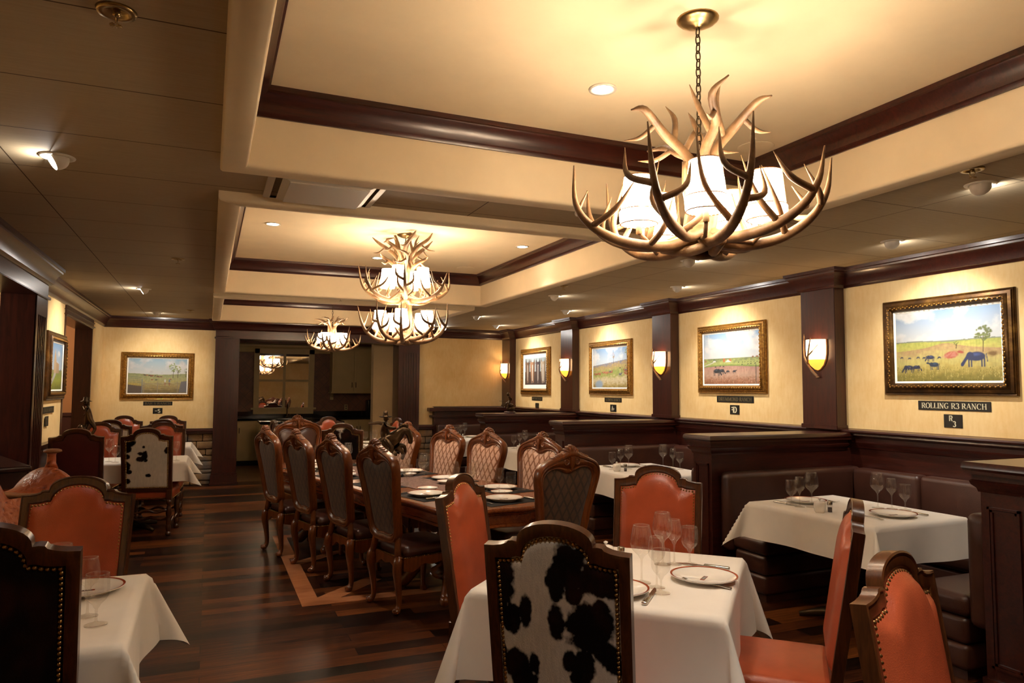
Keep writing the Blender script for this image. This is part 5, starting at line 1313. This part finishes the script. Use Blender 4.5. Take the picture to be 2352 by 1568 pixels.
# serif stroke lettering
TK, TN = .15, .055
def _l(x0, y0, x1, y1, w_=TK): return ('l', x0, y0, x1, y1, w_)
def _a(cx, cy, rx, ry, a0, a1, w0=TN, w1=TK): return ('a', cx, cy, rx, ry, a0, a1, w0, w1)
def _s(x, y, L=.26): return ('l', x-L/2, y, x+L/2, y, TN)
GLY = {
 'I': (.3, [_l(.15, 0, .15, 1), _s(.15, .02), _s(.15, .98)]), 'L': (.62, [_l(.17, 0, .17, 1), _s(.17, .98), _l(.05, .03, .56, .03, TN), _l(.55, .02, .57, .22, TN)]),
 'R': (.74, [_l(.17, 0, .17, 1), _s(.17, .02), _l(.05, .97, .36, .97, TN), _a(.36, .735, .2, .235, -90, 90), _l(.17, .5, .36, .5, TN), _l(.36, .5, .64, .03, .13), _s(.66, .02, .14)]),
 'O': (.8, [_a(.4, .5, .32, .49, 0, 360)]), 'N': (.82, [_l(.16, 0, .16, 1, TN), _l(.16, 1, .66, 0, .14), _l(.66, 0, .66, 1, TN), _s(.16, .02), _s(.12, .98, .2), _s(.66, .98)]),
 'G': (.8, [_a(.42, .5, .33, .49, 45, 322), _l(.62, .08, .62, .4), _s(.62, .42, .3)]), 'C': (.76, [_a(.42, .5, .33, .49, 45, 315), _l(.66, .68, .66, .95, TN)]),
 'A': (.8, [_l(.08, 0, .4, 1, TN), _l(.4, 1, .7, 0, .14), _l(.2, .36, .58, .36, TN), _s(.08, .02, .22), _s(.7, .02, .26)]), 'H': (.84, [_l(.18, 0, .18, 1), _l(.66, 0, .66, 1), _l(.18, .5, .66, .5, TN), _s(.18, .02), _s(.18, .98), _s(.66, .02), _s(.66, .98)]),
 'D': (.8, [_l(.17, 0, .17, 1), _l(.05, .97, .36, .97, TN), _l(.05, .03, .36, .03, TN), _a(.34, .5, .36, .47, -90, 90)]), 'U': (.8, [_l(.17, .32, .17, 1), _a(.4, .32, .23, .31, 180, 360, TN, .1), _l(.63, .32, .63, 1, TN), _s(.17, .98), _s(.63, .98, .22)]),
 'M': (.98, [_l(.15, 0, .17, 1, TN), _l(.17, 1, .48, .05, .13), _l(.48, .05, .78, 1, TN), _l(.8, 0, .8, 1), _s(.15, .02, .22), _s(.8, .02), _s(.12, .98, .16), _s(.82, .98, .2)]),
 'B': (.7, [_l(.17, 0, .17, 1), _l(.05, .97, .34, .97, TN), _l(.05, .03, .36, .03, TN), _l(.17, .52, .36, .52, TN), _a(.34, .745, .18, .225, -90, 90), _a(.36, .275, .23, .245, -90, 90)]),
 'S': (.62, [_a(.31, .74, .2, .24, 40, 250, TN, .11), _l(.2, .6, .44, .4, .15), _a(.31, .26, .22, .24, -140, 70, TN, .12), _l(.5, .75, .5, .95, TN), _l(.1, .05, .1, .26, TN)]),
 'E': (.66, [_l(.17, 0, .17, 1), _l(.05, .97, .56, .97, TN), _l(.05, .03, .58, .03, TN), _l(.17, .51, .44, .51, TN), _l(.55, .78, .55, .98, TN), _l(.58, .02, .58, .22, TN), _l(.44, .4, .44, .62, TN)]),
 'Y': (.76, [_l(.08, 1, .38, .46, .14), _l(.66, 1, .38, .46, TN), _l(.38, 0, .38, .47), _s(.38, .02), _s(.08, .98, .24), _s(.66, .98, .2)]), 'K': (.78, [_l(.17, 0, .17, 1), _s(.17, .02), _s(.17, .98), _l(.17, .45, .6, .98, TN), _l(.32, .6, .66, .02, .14), _s(.66, .02, .2)]),
 '3': (.6, [_a(.28, .75, .2, .23, -90, 160), _a(.28, .27, .24, .27, -160, 90)]), ' ': (.36, []),
}
BOLD = {'R': (.75, [_l(.15, 0, .15, 1, .2), _l(.15, .92, .42, .92, .17), _l(.15, .48, .42, .48, .17), _a(.42, .7, .2, .22, -90, 90, .17, .2), _l(.4, .48, .62, 0, .2)]), '3': (.66, [_a(.3, .74, .22, .2, -90, 150, .17, .2), _a(.3, .27, .25, .24, -150, 90, .17, .2)]),
 'S': (.66, [_a(.32, .74, .22, .2, 25, 270, .17, .2), _a(.32, .28, .24, .24, -155, 90, .17, .2)]), '-': (.7, [_l(.05, .5, .62, .5, .13)]), 'A': (.8, [_l(.1, 0, .36, 1, .15), _l(.36, 1, .62, 0, .15), _l(.2, .33, .52, .33, .12)]), '+': (.4, [_l(.0, .36, .4, .36, .12), _l(.2, .14, .2, .58, .12)]),
 'F': (.5, [_l(.45, 0, .45, 1, .2), _l(.0, .86, .45, .86, .17), _l(.05, .5, .45, .5, .16)]), 'D': (.75, [_l(.1, 0, .1, 1, .2), _l(.1, .92, .34, .92, .16), _l(.1, .08, .34, .08, .16), _a(.34, .5, .3, .42, -90, 90, .16, .2)]),
 '8': (.6, [_a(.3, .74, .2, .22, 0, 360, .13, .15), _a(.3, .27, .23, .25, 0, 360, .13, .15)]), '_': (1.2, [_l(0, .2, 1.2, .2, .14)]), 'X': (.8, [_l(.05, 0, .7, 1, .14), _l(.7, 0, .05, 1, .14)]), '/': (.7, [_l(.1, 0, .6, 1, .13), _l(.35, .0, .35, 1, .12)])}
def write(b, text, x0, z0, h, width=None, font=GLY, y=-.0045, dep=.0015):
    tot = sum(font[c][0] for c in text); kx = (width/(tot*h)) if width else 1
    x = x0
    def quad(pts):
        n = len(pts); vs = [(p[0], y+dep, p[1]) for p in pts]+[(p[0], y, p[1]) for p in pts]
        b.add(vs, [tuple(range(n, 2*n))]+[(i, (i+1) % n, n+(i+1) % n, n+i) for i in range(n)])
    for ch in text:
        adv, st = font[ch]
        for s in st:
            if s[0] == 'l':
                _, xa, ya, xb, yb, w_ = s; d = Vector((xb-xa, yb-ya)).normalized(); nx, ny = -d.y*w_/2, d.x*w_/2
                quad([(x+(xa-nx)*h*kx, z0+(ya-ny)*h), (x+(xb-nx)*h*kx, z0+(yb-ny)*h), (x+(xb+nx)*h*kx, z0+(yb+ny)*h), (x+(xa+nx)*h*kx, z0+(ya+ny)*h)])
            else:
                _, cx, cy, rx, ry, a0, a1, w0, w1 = s; n = 14; ring = []
                for i in range(n+1):
                    a = R(a0+(a1-a0)*i/n); w_ = w0+(w1-w0)*abs(math.cos(a)); ring.append((math.cos(a), math.sin(a), w_))
                for (c0, s0, wa), (c1, s1, wb) in zip(ring, ring[1:]):
                    P = lambda c, s_, k: (x+(cx+(rx+k)*c)*h*kx, z0+(cy+(ry+k)*s_)*h)
                    quad([P(c0, s0, -wa/2), P(c0, s0, wa/2), P(c1, s1, wb/2), P(c1, s1, -wb/2)])
        x += adv*h*kx
def plaque(label, w_, h_, loc, rz, rows, mat='letter', font=GLY, cat='sign'):
    t = thing('name_plaque' if font is GLY else 'brand_plaque', label, cat, loc, rz, 'ranch plaques under the paintings')
    MB().box(-w_/2, -.003, -h_/2, w_/2, 0, h_/2).build('plate', 'black', t, bevel=.0015)
    b = MB()
    for txt, xx, zz, hh, ww in rows: write(b, txt, xx, zz, hh, ww, font)
    b.build('lettering', mat, t, fix=True); return t
def name_plq(label, text, w_, h_, loc, rz, mat): return plaque(label, w_, h_, loc, rz, [(text, -w_*.45, -h_*.29, h_*.58, w_*.9)], mat)
RZR = -PI/2      # faces -x on the right wall; local x runs towards -y
XW = XR-.001
framed('largest framed painting of cattle grazing by a red bank, above the ROLLING R3 RANCH plaque', art_ranch, 1.06, .765, .09, .055, 'darkgilt', (XW, 3.716, 1.895), RZR, 'gold')
framed('framed painting of black cattle before a white barn, above the DRUMMOND RANCH plaque', art_barn, 1.09, .75, .08, .05, 'gold', (XW, 6.16, 1.883), RZR)
framed('gold framed painting of a cattle drive beside water, above the A CROSS RANCH plaque', art_drive, 1.155, .76, .085, .05, 'gold', (XW, 8.68, 1.842), RZR)
framed('gold framed picture of four horse heads in a white mat, beside the farthest booths', art_horses, 1.19, .80, .10, .05, 'gold', (XW, 11.17, 1.84), RZR, None, .07)
framed('framed painting of a cattle corral with trees, above the BAR S RANCH plaque', art_corral, 1.02, .73, .08, .05, 'gold', (-.735, YF, 1.71), 0)
framed('framed painting of a tall building on the left wall, seen at a steep angle', art_church, .96, .70, .09, .05, 'darkgilt', (XL+.001, 8.78, 1.752), PI/2, 'gold')
name_plq('black plaque reading ROLLING R3 RANCH', 'ROLLING R3 RANCH', .575, .072, (XW, 3.675, 1.432), RZR, 'letter')
plaque('small black plaque with the letters R and 3', .148, .1, (XW, 3.678, 1.318), RZR, [('R', -.032, .0, .042, None), ('3', -.003, -.042, .042, None)], 'letter', BOLD)
name_plq('black plaque reading DRUMMOND RANCH', 'DRUMMOND RANCH', .583, .071, (XW, 6.11, 1.443), RZR, 'letter_dim')
plaque('small black plaque with a reversed F joined to a D', .15, .1, (XW, 6.113, 1.331), RZR, [('F', -.048, -.033, .066, None), ('D', -.013, -.033, .066, None)], 'letter', BOLD)
name_plq('black plaque reading A CROSS RANCH', 'A CROSS RANCH', .454, .06, (XW, 8.613, 1.392), RZR, 'letter_dim')
plaque('small black plaque with an A and a cross', .163, .1, (XW, 8.604, 1.278), RZR, [('A', -.045, -.033, .066, None), ('+', .005, -.033, .066, None)], 'letter', BOLD)
name_plq('black plaque with two dull words under the horse heads picture', 'BRYAN CLOSE', .423, .063, (XW, 11.11, 1.37), RZR, 'letter_dim')
plaque('small black plaque with a figure over a line, under the horse heads picture', .14, .088, (XW, 11.105, 1.253), RZR, [('8', -.014, -.006, .034, None), ('_', -.05, -.03, .03, .1)], 'letter_dim', BOLD)
name_plq('black plaque reading BAR S RANCH', 'BAR S RANCH', .408, .061, (-.72, YF, 1.282), 0, 'letter_dim')
plaque('small black plaque with a dash and the letter S', .135, .09, (-.72, YF, 1.167), 0, [('-', -.042, -.03, .058, None), ('S', .0, -.03, .058, None)], 'letter', BOLD)
name_plq('black plaque with dull letters under the steeply seen painting on the left wall', 'CREEK RANCH', .53, .065, (XL+.009, 8.53, 1.305), PI/2, 'letter_dim')
plaque('small upright black plaque with crossed strokes on the left wall', .16, .1, (XL+.009, 8.46, 1.193), PI/2, [('X', -.03, -.035, .07, None), ('/', -.03, -.035, .07, None)], 'letter_dim', BOLD)

# ------------------------------------------------------------------ bronzes, saddle, kitchenette
def skin(name, nodes, edges, mat, parent, sub=2, root=0):
    # nodes: (x, y, z, radius); grows one continuous surface over the skeleton
    me = bpy.data.meshes.new(name); bm = bmesh.new(); L = bm.verts.layers.skin.verify()
    vs = [bm.verts.new(n[:3]) for n in nodes]
    for i, (v, n) in enumerate(zip(vs, nodes)): v[L].radius = (n[3], n[3]); v[L].use_root = (i == root)
    for a, c in edges: bm.edges.new((vs[a], vs[c]))
    bm.to_mesh(me); bm.free()
    o = bpy.data.objects.new(name, me); col.objects.link(o)
    m = o.modifiers.new('skin', 'SKIN'); m.use_smooth_shade = True; s = o.modifiers.new('sub', 'SUBSURF'); s.levels = sub
    dg = bpy.context.evaluated_depsgraph_get(); ev = o.evaluated_get(dg); nm = bpy.data.meshes.new_from_object(ev)
    o.modifiers.clear(); o.data = nm; nm.materials.clear(); nm.materials.append(M[mat]); nm.polygons.foreach_set('use_smooth', [True]*len(nm.polygons)); nm.name = name
    o.parent = parent; return o
def rocky(b, c, r, seed, sc=(1, 1, .7)):
    rnd = random.Random(seed); n, m = 12, 8; rs = []
    for i in range(m+1):
        a = PI*i/m; rr = max(math.sin(a), .001); k = [1+rnd.uniform(-.16, .16) for _ in range(n)]
        rs.append([(c[0]+sc[0]*r*rr*k[j]*math.cos(2*PI*j/n), c[1]+sc[1]*r*rr*k[j]*math.sin(2*PI*j/n), c[2]-sc[2]*r*math.cos(a)) for j in range(n)])
    b.rings(rs, True)
# rider on a plunging horse, on the long table; local +x is where the horse heads
q = tpos(.13, .02)
t = thing('bronze_rider', 'bronze cowboy with outstretched arm riding a plunging horse on the long table', 'statue', (q[0], q[1], .755), R(-22))
MB().rbox(-.15, -.09, 0, .15, .09, .03, .01, 2).build('base', 'black', t)
b = MB(); rocky(b, (-.04, 0, .045), .1, 3, (1.2, .75, .5)); b.build('ground', 'bronze', t)
H = [(-.13, 0, .235, 0.072), (-.05, 0, .275, 0.077), (.045, 0, .315, 0.082), (.1, 0, .375, 0.058), (.145, 0, .415, 0.046), (.175, 0, .40, 0.038), (.195, 0, .35, 0.031), (.2, 0, .305, 0.024), (.196, 0, .285, 0.018),
     (-.15, .035, .19, 0.049), (-.135, .045, .13, 0.027), (-.165, .045, .09, 0.018), (-.14, .045, .045, 0.017), (-.15, -.035, .19, 0.049), (-.125, -.045, .125, 0.027), (-.155, -.045, .09, 0.018), (-.125, -.045, .045, 0.017),
     (.065, .035, .265, 0.038), (.14, .045, .265, 0.022), (.15, .045, .215, 0.015), (.125, .045, .18, 0.017), (.06, -.035, .26, 0.038), (.125, -.05, .235, 0.022), (.145, -.05, .19, 0.015), (.13, -.05, .15, 0.017),
     (-.19, 0, .25, 0.020), (-.225, 0, .22, 0.026), (-.235, 0, .16, 0.015)]
E_ = [(0, 1), (1, 2), (2, 3), (3, 4), (4, 5), (5, 6), (6, 7), (7, 8), (0, 9), (9, 10), (10, 11), (11, 12), (0, 13), (13, 14), (14, 15), (15, 16), (2, 17), (17, 18), (18, 19), (19, 20), (2, 21), (21, 22), (22, 23), (23, 24), (0, 25), (25, 26), (26, 27)]
h = skin('horse', H, E_, 'bronze', t)
b = MB()
for s in (-1, 1): b.lathe([(.009, 0), (.006, .015), (.001, .03)], 8, (.168, s*.016, .428))
for k in range(9):
    u = k/8; b.sphere((.08+.085*u, (-1)**k*.006, .41+.045*math.sin(u*2.2)), .014, 7, 5, (1, .7, 1.2))
b.build('mane', 'bronze', t)
Rr_ = [(-.03, 0, .345, 0.041), (-.035, 0, .40, 0.046), (-.03, 0, .452, 0.051), (-.028, 0, .487, 0.018), (-.03, .045, .462, 0.023), (-.105, .09, .47, 0.017), (-.18, .125, .462, 0.014), (-.205, .14, .462, 0.015),
      (-.028, -.045, .462, 0.023), (.03, -.06, .43, 0.017), (.075, -.02, .43, 0.014), (-.005, .062, .315, 0.030), (.05, .078, .255, 0.023), (.03, .082, .19, 0.016), (.06, .082, .172, 0.015), (-.005, -.062, .315, 0.030), (.05, -.078, .255, 0.023), (.03, -.082, .19, 0.016), (.06, -.082, .172, 0.015)]
E_ = [(0, 1), (1, 2), (2, 3), (2, 4), (4, 5), (5, 6), (6, 7), (2, 8), (8, 9), (9, 10), (0, 11), (11, 12), (12, 13), (13, 14), (0, 15), (15, 16), (16, 17), (17, 18)]
rd = skin('rider', Rr_, E_, 'bronze', t)
b = MB().sphere((-.026, 0, .513), .024, 12, 9, (.9, .82, 1.1)); b.sphere((-.004, 0, .51), .0065, 6, 5); b.build('head', 'bronze', rd)
b = MB(); b.lathe([(.001, .062), (.018, .058), (.024, .03), (.026, .012), (.045, .006), (.062, .012), (.062, .009), (.045, .002), (.001, .0)], 20, (-.028, 0, .522)); b.build('hat', 'bronze', rd)
b = MB()
for s in (-1, 1): b.grid(lambda u, v: (-.055+.15*u*(.5+.5*v)+.012*math.sin(v*9+u*7), s*(.05+.04*v+.008*math.sin(u*11)), .335-.13*v-.02*u), 8, 8)
b.build('chaps', 'bronze', rd)
# boy fishing on a rock, on the booth partition
t = thing('bronze_boy', 'small bronze boy fishing from a rock, on top of the booth partition', 'statue', (4.10, 9.73, 1.183), R(8))
MB().lathe([(.085, 0), (.088, .008), (.08, .02), (.075, .024)], 28).build('base', 'mahogany', t)
b = MB(); rocky(b, (.01, 0, .06), .062, 5, (1.1, .9, .8)); rocky(b, (.015, 0, .11), .05, 8, (1, .9, .6)); b.build('rock', 'bronze', t)
N_ = [(.01, 0, .16, .022), (.008, 0, .195, .021), (-.005, 0, .228, .022), (-.022, 0, .248, .009), (.002, .026, .228, .012), (.028, .034, .195, .009), (-.012, .026, .172, .008), (-.002, -.026, .228, .012), (.02, -.034, .195, .009), (-.02, -.022, .172, .008),
      (-.032, .02, .152, .014), (-.058, .022, .13, .012), (-.062, .022, .09, .009), (-.08, .022, .082, .008), (-.03, -.02, .152, .014), (-.05, -.022, .115, .012), (-.058, -.022, .07, .009), (-.075, -.022, .062, .008)]
bb = skin('boy', N_, [(0, 1), (1, 2), (2, 3), (2, 4), (4, 5), (5, 6), (2, 7), (7, 8), (8, 9), (0, 10), (10, 11), (11, 12), (12, 13), (0, 14), (14, 15), (15, 16), (16, 17)], 'bronze', t)
b = MB().sphere((-.03, 0, .275), .025, 14, 10, (1, .9, 1.1)); b.sphere((-.055, 0, .272), .006, 6, 4); b.build('head', 'bronze', bb)
MB().tube([(0, -.01, .168), (-.18, 0, .176)], .0025, 6).build('fishing_rod', 'bronze', t)
# standing figure with hat by the passage, on a dark pedestal
t = thing('pedestal', 'dark square pedestal behind the plain backed chair on the left', 'pedestal', (-1.27, 9.42, 0))
MB().rbox(-.13, -.13, .05, .13, .13, .9, .008, 2).build('body', 'darkwood', t); MB().rbox(-.15, -.15, 0, .15, .15, .06, .01, 2).build('plinth', 'darkwood', t); MB().rbox(-.155, -.155, .9, .155, .155, .94, .01, 2).build('top', 'darkwood', t)
t = thing('bronze_figure', 'dark bronze figure in a broad hat by the left passage, bent over a stump', 'statue', (-1.27, 9.42, .941), R(15))
b = MB(); rocky(b, (0, 0, .03), .1, 12, (1, .9, .4)); rocky(b, (-.05, .01, .1), .045, 13, (1, 1, 1.7)); b.build('ground', 'bronze', t)
N_ = [(.02, 0, .24, .034), (.018, 0, .3, .036), (.0, 0, .355, .04), (-.01, 0, .39, .014), (.012, .045, .36, .02), (.03, .05, .30, .016), (-.03, .02, .27, .013), (.0, -.045, .36, .02), (-.03, -.04, .33, .014), (-.055, -.01, .385, .012),
      (.01, .03, .19, .03), (-.01, .035, .12, .02), (.0, .035, .05, .017), (-.035, .035, .04, .014), (.05, -.03, .19, .03), (.085, -.03, .12, .02), (.05, -.03, .05, .016), (.015, -.03, .04, .014)]
bb = skin('figure', N_, [(0, 1), (1, 2), (2, 3), (2, 4), (4, 5), (5, 6), (2, 7), (7, 8), (8, 9), (0, 10), (10, 11), (11, 12), (12, 13), (0, 14), (14, 15), (15, 16), (16, 17)], 'bronze', t)
b = MB().sphere((-.015, 0, .415), .03, 12, 9, (1, .85, 1.1)); b.build('head', 'bronze', bb)
MB().lathe([(.001, .055), (.028, .05), (.034, .015), (.058, .004), (.06, 0), (.03, .002), (.001, .0)], 20, (-.012, 0, .43)).build('hat', 'bronze', bb)
# western saddle on a wooden stand
SD = (-.93, 4.60, 1.0)
t = thing('saddle', 'tooled brown leather western saddle behind the dull red leather chair', 'saddle', SD, R(48))
def swell(x, c, w_): return math.exp(-((x-c)/w_)**2)
def top(x): return .02+.16*swell(x, -.27, .09)+.075*swell(x, .17, .085)+.01*x
def body(u, v):
    x = -.31+.56*u; a = (v-.5)*2; hw = .13+.05*swell(x, -.27, .12)+.05*swell(x, .17, .1)
    if abs(a) < .55: k = a/.55; return (x+.02*(1-k*k)*(-1 if x < -.15 else 0), k*hw, top(x)-.075*k*k-.03*swell(x, -.05, .1)*(1-k*k))
    k = (abs(a)-.55)/.45; s = 1 if a > 0 else -1; return (x*(1+.05*k), s*(hw+.09*k), top(x)-.075-.2*k-(top(x)-.02)*.5*k)
MB().grid(body, 40, 40).build('seat', 'saddle', t, fix=True)
b = MB()
for s in (-1, 1): b.grid(lambda u, v: (-.36+.66*u, s*(.17+.11*v+.012*math.sin(u*PI)), -.015-.14*v*(1-.2*(2*u-1)**4)-.01), 20, 8)
b.build('skirt', 'saddle', t)
for s in (-1, 1): MB().grid(lambda u, v: (-.12+.25*(u-.5)*(.8+.5*v)+.08, s*(.235+.03*v+.01*math.cos(u*6)), -.06-.3*v), 12, 12).build('fender', 'saddle', t)
MB().tube(catmull([(-.3, -.17, .02), (-.3, -.12, .13), (-.31, 0, .185), (-.3, .12, .13), (-.3, .17, .02)], 5), .016, 8).build('cantle_binding', 'lace', t)
b = MB(); b.lathe([(.036, 0), (.024, .03), (.022, .075), (.026, .088)], 14, (.19, 0, .085)); b.build('horn', 'saddle', t)
b = MB(); b.lathe([(.001, -.008), (.03, -.006), (.046, 0), (.044, .01), (.03, .016), (.001, .018)], 20, (.195, 0, .178)); b.build('horn_cap', 'lace', t)
MB().tube(catmull([(-.2, -.13, .0), (-.05, -.145, -.03), (.08, -.15, -.035), (.16, -.12, .02), (.17, 0, .06), (.16, .12, .02)], 4), .017, 8).build('seat_roll', 'lace', t)
b = MB()
for x, z in ((-.3, -.03), (.26, -.03)):
    for s in (-1, 1): b.sphere((x, s*.245, z-.02), .022, 12, 6, (1, .35, 1))
b.build('concho', 'silver', t)
t = thing('saddle_stand', 'dark wooden stand carrying the saddle', 'stand', (SD[0], SD[1], 0), R(48))
b = MB()
for s in (-1, 1): b.grid(lambda u, v: (-.3+.6*u, s*.21*v, .93-.13*v), 4, 6)
b.build('top', 'darkwood', t)
for sx in (-1, 1):
    for sy in (-1, 1): MB().tube([(sx*.24, sy*.1, .88), (sx*.27, sy*.24, .02)], .022, 8).build('leg', 'darkwood', t)
MB().box(-.3, -.22, .28, .3, .22, .31).build('shelf', 'darkwood', t)
# dark console standing across the left opening
t = thing('console_cabinet', 'dark wooden console cabinet behind the saddle, standing askew in the left opening', 'cabinet', (-1.56, 6.36, 0), math.atan2(-1.1, .45))
MB().box(-.62, -.2, 0, .62, .2, .96).build('body', 'darkwood', t, bevel=.004); MB().rbox(-.65, -.23, .96, .65, .23, 1.0, .012, 3).build('top', 'darkwood', t)
for s in (-1, 1):
    d = MB().box(min(0, s*.6)+.01, .2, .08, max(0, s*.6)-.01, .215, .9).build('door', 'darkwood', t, bevel=.003); MB().sphere((s*.05, .228, .7), .016, 10, 7).build('knob', 'iron', d)
# kitchenette
def door_panel(parent, x0, x1, z0, z1, y, hx, name='door', hz=None):
    b = MB().box(x0, y-.02, z0, x1, y, z1); w_ = .055
    b.box(x0+w_, y-.024, z0+w_, x1-w_, y-.0205, z1-w_)
    b.box(x0+w_-.012, y-.027, z0+w_-.012, x1-w_+.012, y-.02, z0+w_); b.box(x0+w_-.012, y-.027, z1-w_, x1-w_+.012, y-.02, z1-w_+.012); b.box(x0+w_-.012, y-.027, z0+w_, x0+w_, y-.02, z1-w_); b.box(x1-w_, y-.027, z0+w_, x1-w_+.012, y-.02, z1-w_)
    d = b.build(name, 'cabinet', parent); hz = hz or (z1-.17)
    MB().tube([(hx, y-.02, hz-.05), (hx, y-.045, hz-.045), (hx, y-.045, hz+.045), (hx, y-.02, hz+.05)], .007, 6).build('handle', 'iron', d)
for i, (x0, x1, lab) in enumerate(((-.5, .2, 'cream kitchen base cabinet hidden behind the left column'), (.2, .88, 'cream kitchen base cabinet at the left end of the dark counter'), (.88, 1.72, 'cream kitchen base cabinet under the paned mirror'), (1.72, 2.5, 'cream kitchen base cabinet behind the round table'), (2.5, 3.3, 'cream kitchen base cabinet at the right end of the counter'))):
    if i == 0: continue
    t = thing('base_cabinet', lab, 'cabinet', (0, 15.02, 0), 0, 'kitchen base cabinets')
    MB().box(x0, 0, .1, x1, .56, .88).build('body', 'cabinet', t); MB().box(x0, .06, 0, x1, .5, .1).build('toe_kick', 'void', t)
    m_ = (x0+x1)/2; door_panel(t, x0+.012, m_-.004, .12, .86, 0, m_-.035); door_panel(t, m_+.004, x1-.012, .12, .86, 0, m_+.035)
t = thing('kitchen_counter', 'black granite kitchen counter along the back wall', 'counter', (0, 15.0, .881))
MB().rbox(.18, -.02, 0, 3.42, .58, .04, .008, 2).build('worktop', 'granite', t); MB().box(.18, .56, .04, 3.42, .598, .16).build('splashback', 'granite', t)
t = thing('wall_cabinet', 'cream double door wall cabinet right of the paned mirror', 'cabinet', (0, 15.25, 0))
MB().box(2.38, 0, 1.45, 3.28, .35, 2.34).build('body', 'cabinet', t); MB().box(2.35, -.03, 2.32, 3.31, .35, 2.37).box(2.36, -.02, 1.42, 3.30, .35, 1.45).build('moulding', 'cabinet', t, bevel=.004)
door_panel(t, 2.41, 2.825, 1.47, 2.31, 0, 2.79, hz=1.6); door_panel(t, 2.835, 3.25, 1.47, 2.31, 0, 2.87, hz=1.6)
t = thing('corbel', 'small cream corbel under the left end of the wall cabinet', 'bracket', (2.43, 15.6, 1.28)); MB().box(-.035, -.02, 0, .035, 0, .14).rbox(-.03, -.1, .06, .03, -.02, .14, .02, 3).build('bracket', 'cabinet', t)
t = thing('paned_mirror', 'four pane mirror in a cream window frame over the kitchen counter', 'mirror', (1.45, 15.6, 1.68))
x1, z1, fw = .5, .56, .1
b = MB().box(-x1-fw, -.05, -z1, -x1+.005, 0, z1+fw).box(x1-.005, -.05, -z1, x1+fw, 0, z1+fw).box(-x1-fw, -.05, z1-.005, x1+fw, 0, z1+fw); b.build('frame', 'cabinet', t, bevel=.004)
MB().box(-x1-fw-.05, -.09, -z1-.04, x1+fw+.05, 0, -z1).box(-x1-fw, -.05, -z1-.13, x1+fw, 0, -z1-.04).build('sill', 'cabinet', t, bevel=.004)
MB().box(-.025, -.04, -z1, .025, -.01, z1).box(-x1, -.038, -.022, x1, -.012, .022).build('muntin', 'cabinet', t)
for sx in (0, 1):
    for sz in (0, 1): MB().box(-x1+sx*(x1+.012), -.014, -z1+sz*(z1+.012), -.012+sx*(x1+.012), -.008, -.012+sz*(z1+.012)).build('pane', 'mirror', t)
t = thing('faucet', 'dark gooseneck faucet below the paned mirror', 'faucet', (1.5, 15.36, .922)); MB().lathe([(.03, 0), (.028, .02), (.016, .03)], 14).build('base', 'iron', t)
MB().tube(catmull([(0, 0, .02), (0, 0, .2), (0, -.06, .27), (0, -.13, .22), (0, -.13, .19)], 5), .013, 8).build('spout', 'iron', t); MB().tube([(.02, 0, .04), (.08, 0, .07)], .008, 6).build('lever', 'iron', t)
t = thing('power_outlet', 'pale power outlet on the tiled wall under the wall cabinet', 'outlet', (2.74, 15.6, 1.12)); MB().rbox(-.035, -.008, -.06, .035, 0, .06, .004, 2).build('cover', 'cabinet', t); MB().box(-.012, -.01, -.035, .012, -.007, -.01).box(-.012, -.01, .01, .012, -.007, .035).build('socket', 'void', t)
t = thing('drink_dispenser', 'dark glinting drink dispenser at the right end of the kitchen counter', 'dispenser', (3.22, 15.3, .922)); MB().rbox(-.1, -.14, 0, .1, .14, .36, .02, 3).build('body', 'granite', t); MB().tube([(0, -.14, .26), (0, -.19, .25), (0, -.19, .2)], .012, 8).build('tap', 'silver', t)
t = thing('kitchen_island', 'cream kitchen island with turned corner legs and dark top', 'island', (0, 0, 0))
MB().rbox(.86, 13.5, .88, 2.35, 14.35, .92, .008, 2).build('worktop', 'granite', t); MB().box(.98, 13.66, .1, 2.25, 14.25, .88).build('body', 'cabinet', t)
for x, y in ((.94, 13.58), (2.27, 13.58)):
    b = MB().box(x-.045, y-.045, .62, x+.045, y+.045, .88); b.lathe([(.03, 0), (.04, .03), (.03, .06), (.042, .08), (.03, .1), (.028, .2), (.042, .38), (.034, .46), (.05, .5), (.036, .53), (.046, .56), (.046, .62)], 16, (x, y, 0)); b.build('leg', 'cabinet', t)
# light in the neighbouring rooms
point_light('side_room_light', (-3.0, 6.5, 2.3), 40, HALO, .1); point_light('passage_light', (-3.0, 11.0, 2.4), 26, WARM, .1); point_light('kitchen_light', (1.6, 13.9, 2.5), 1.6, WARM, .1)
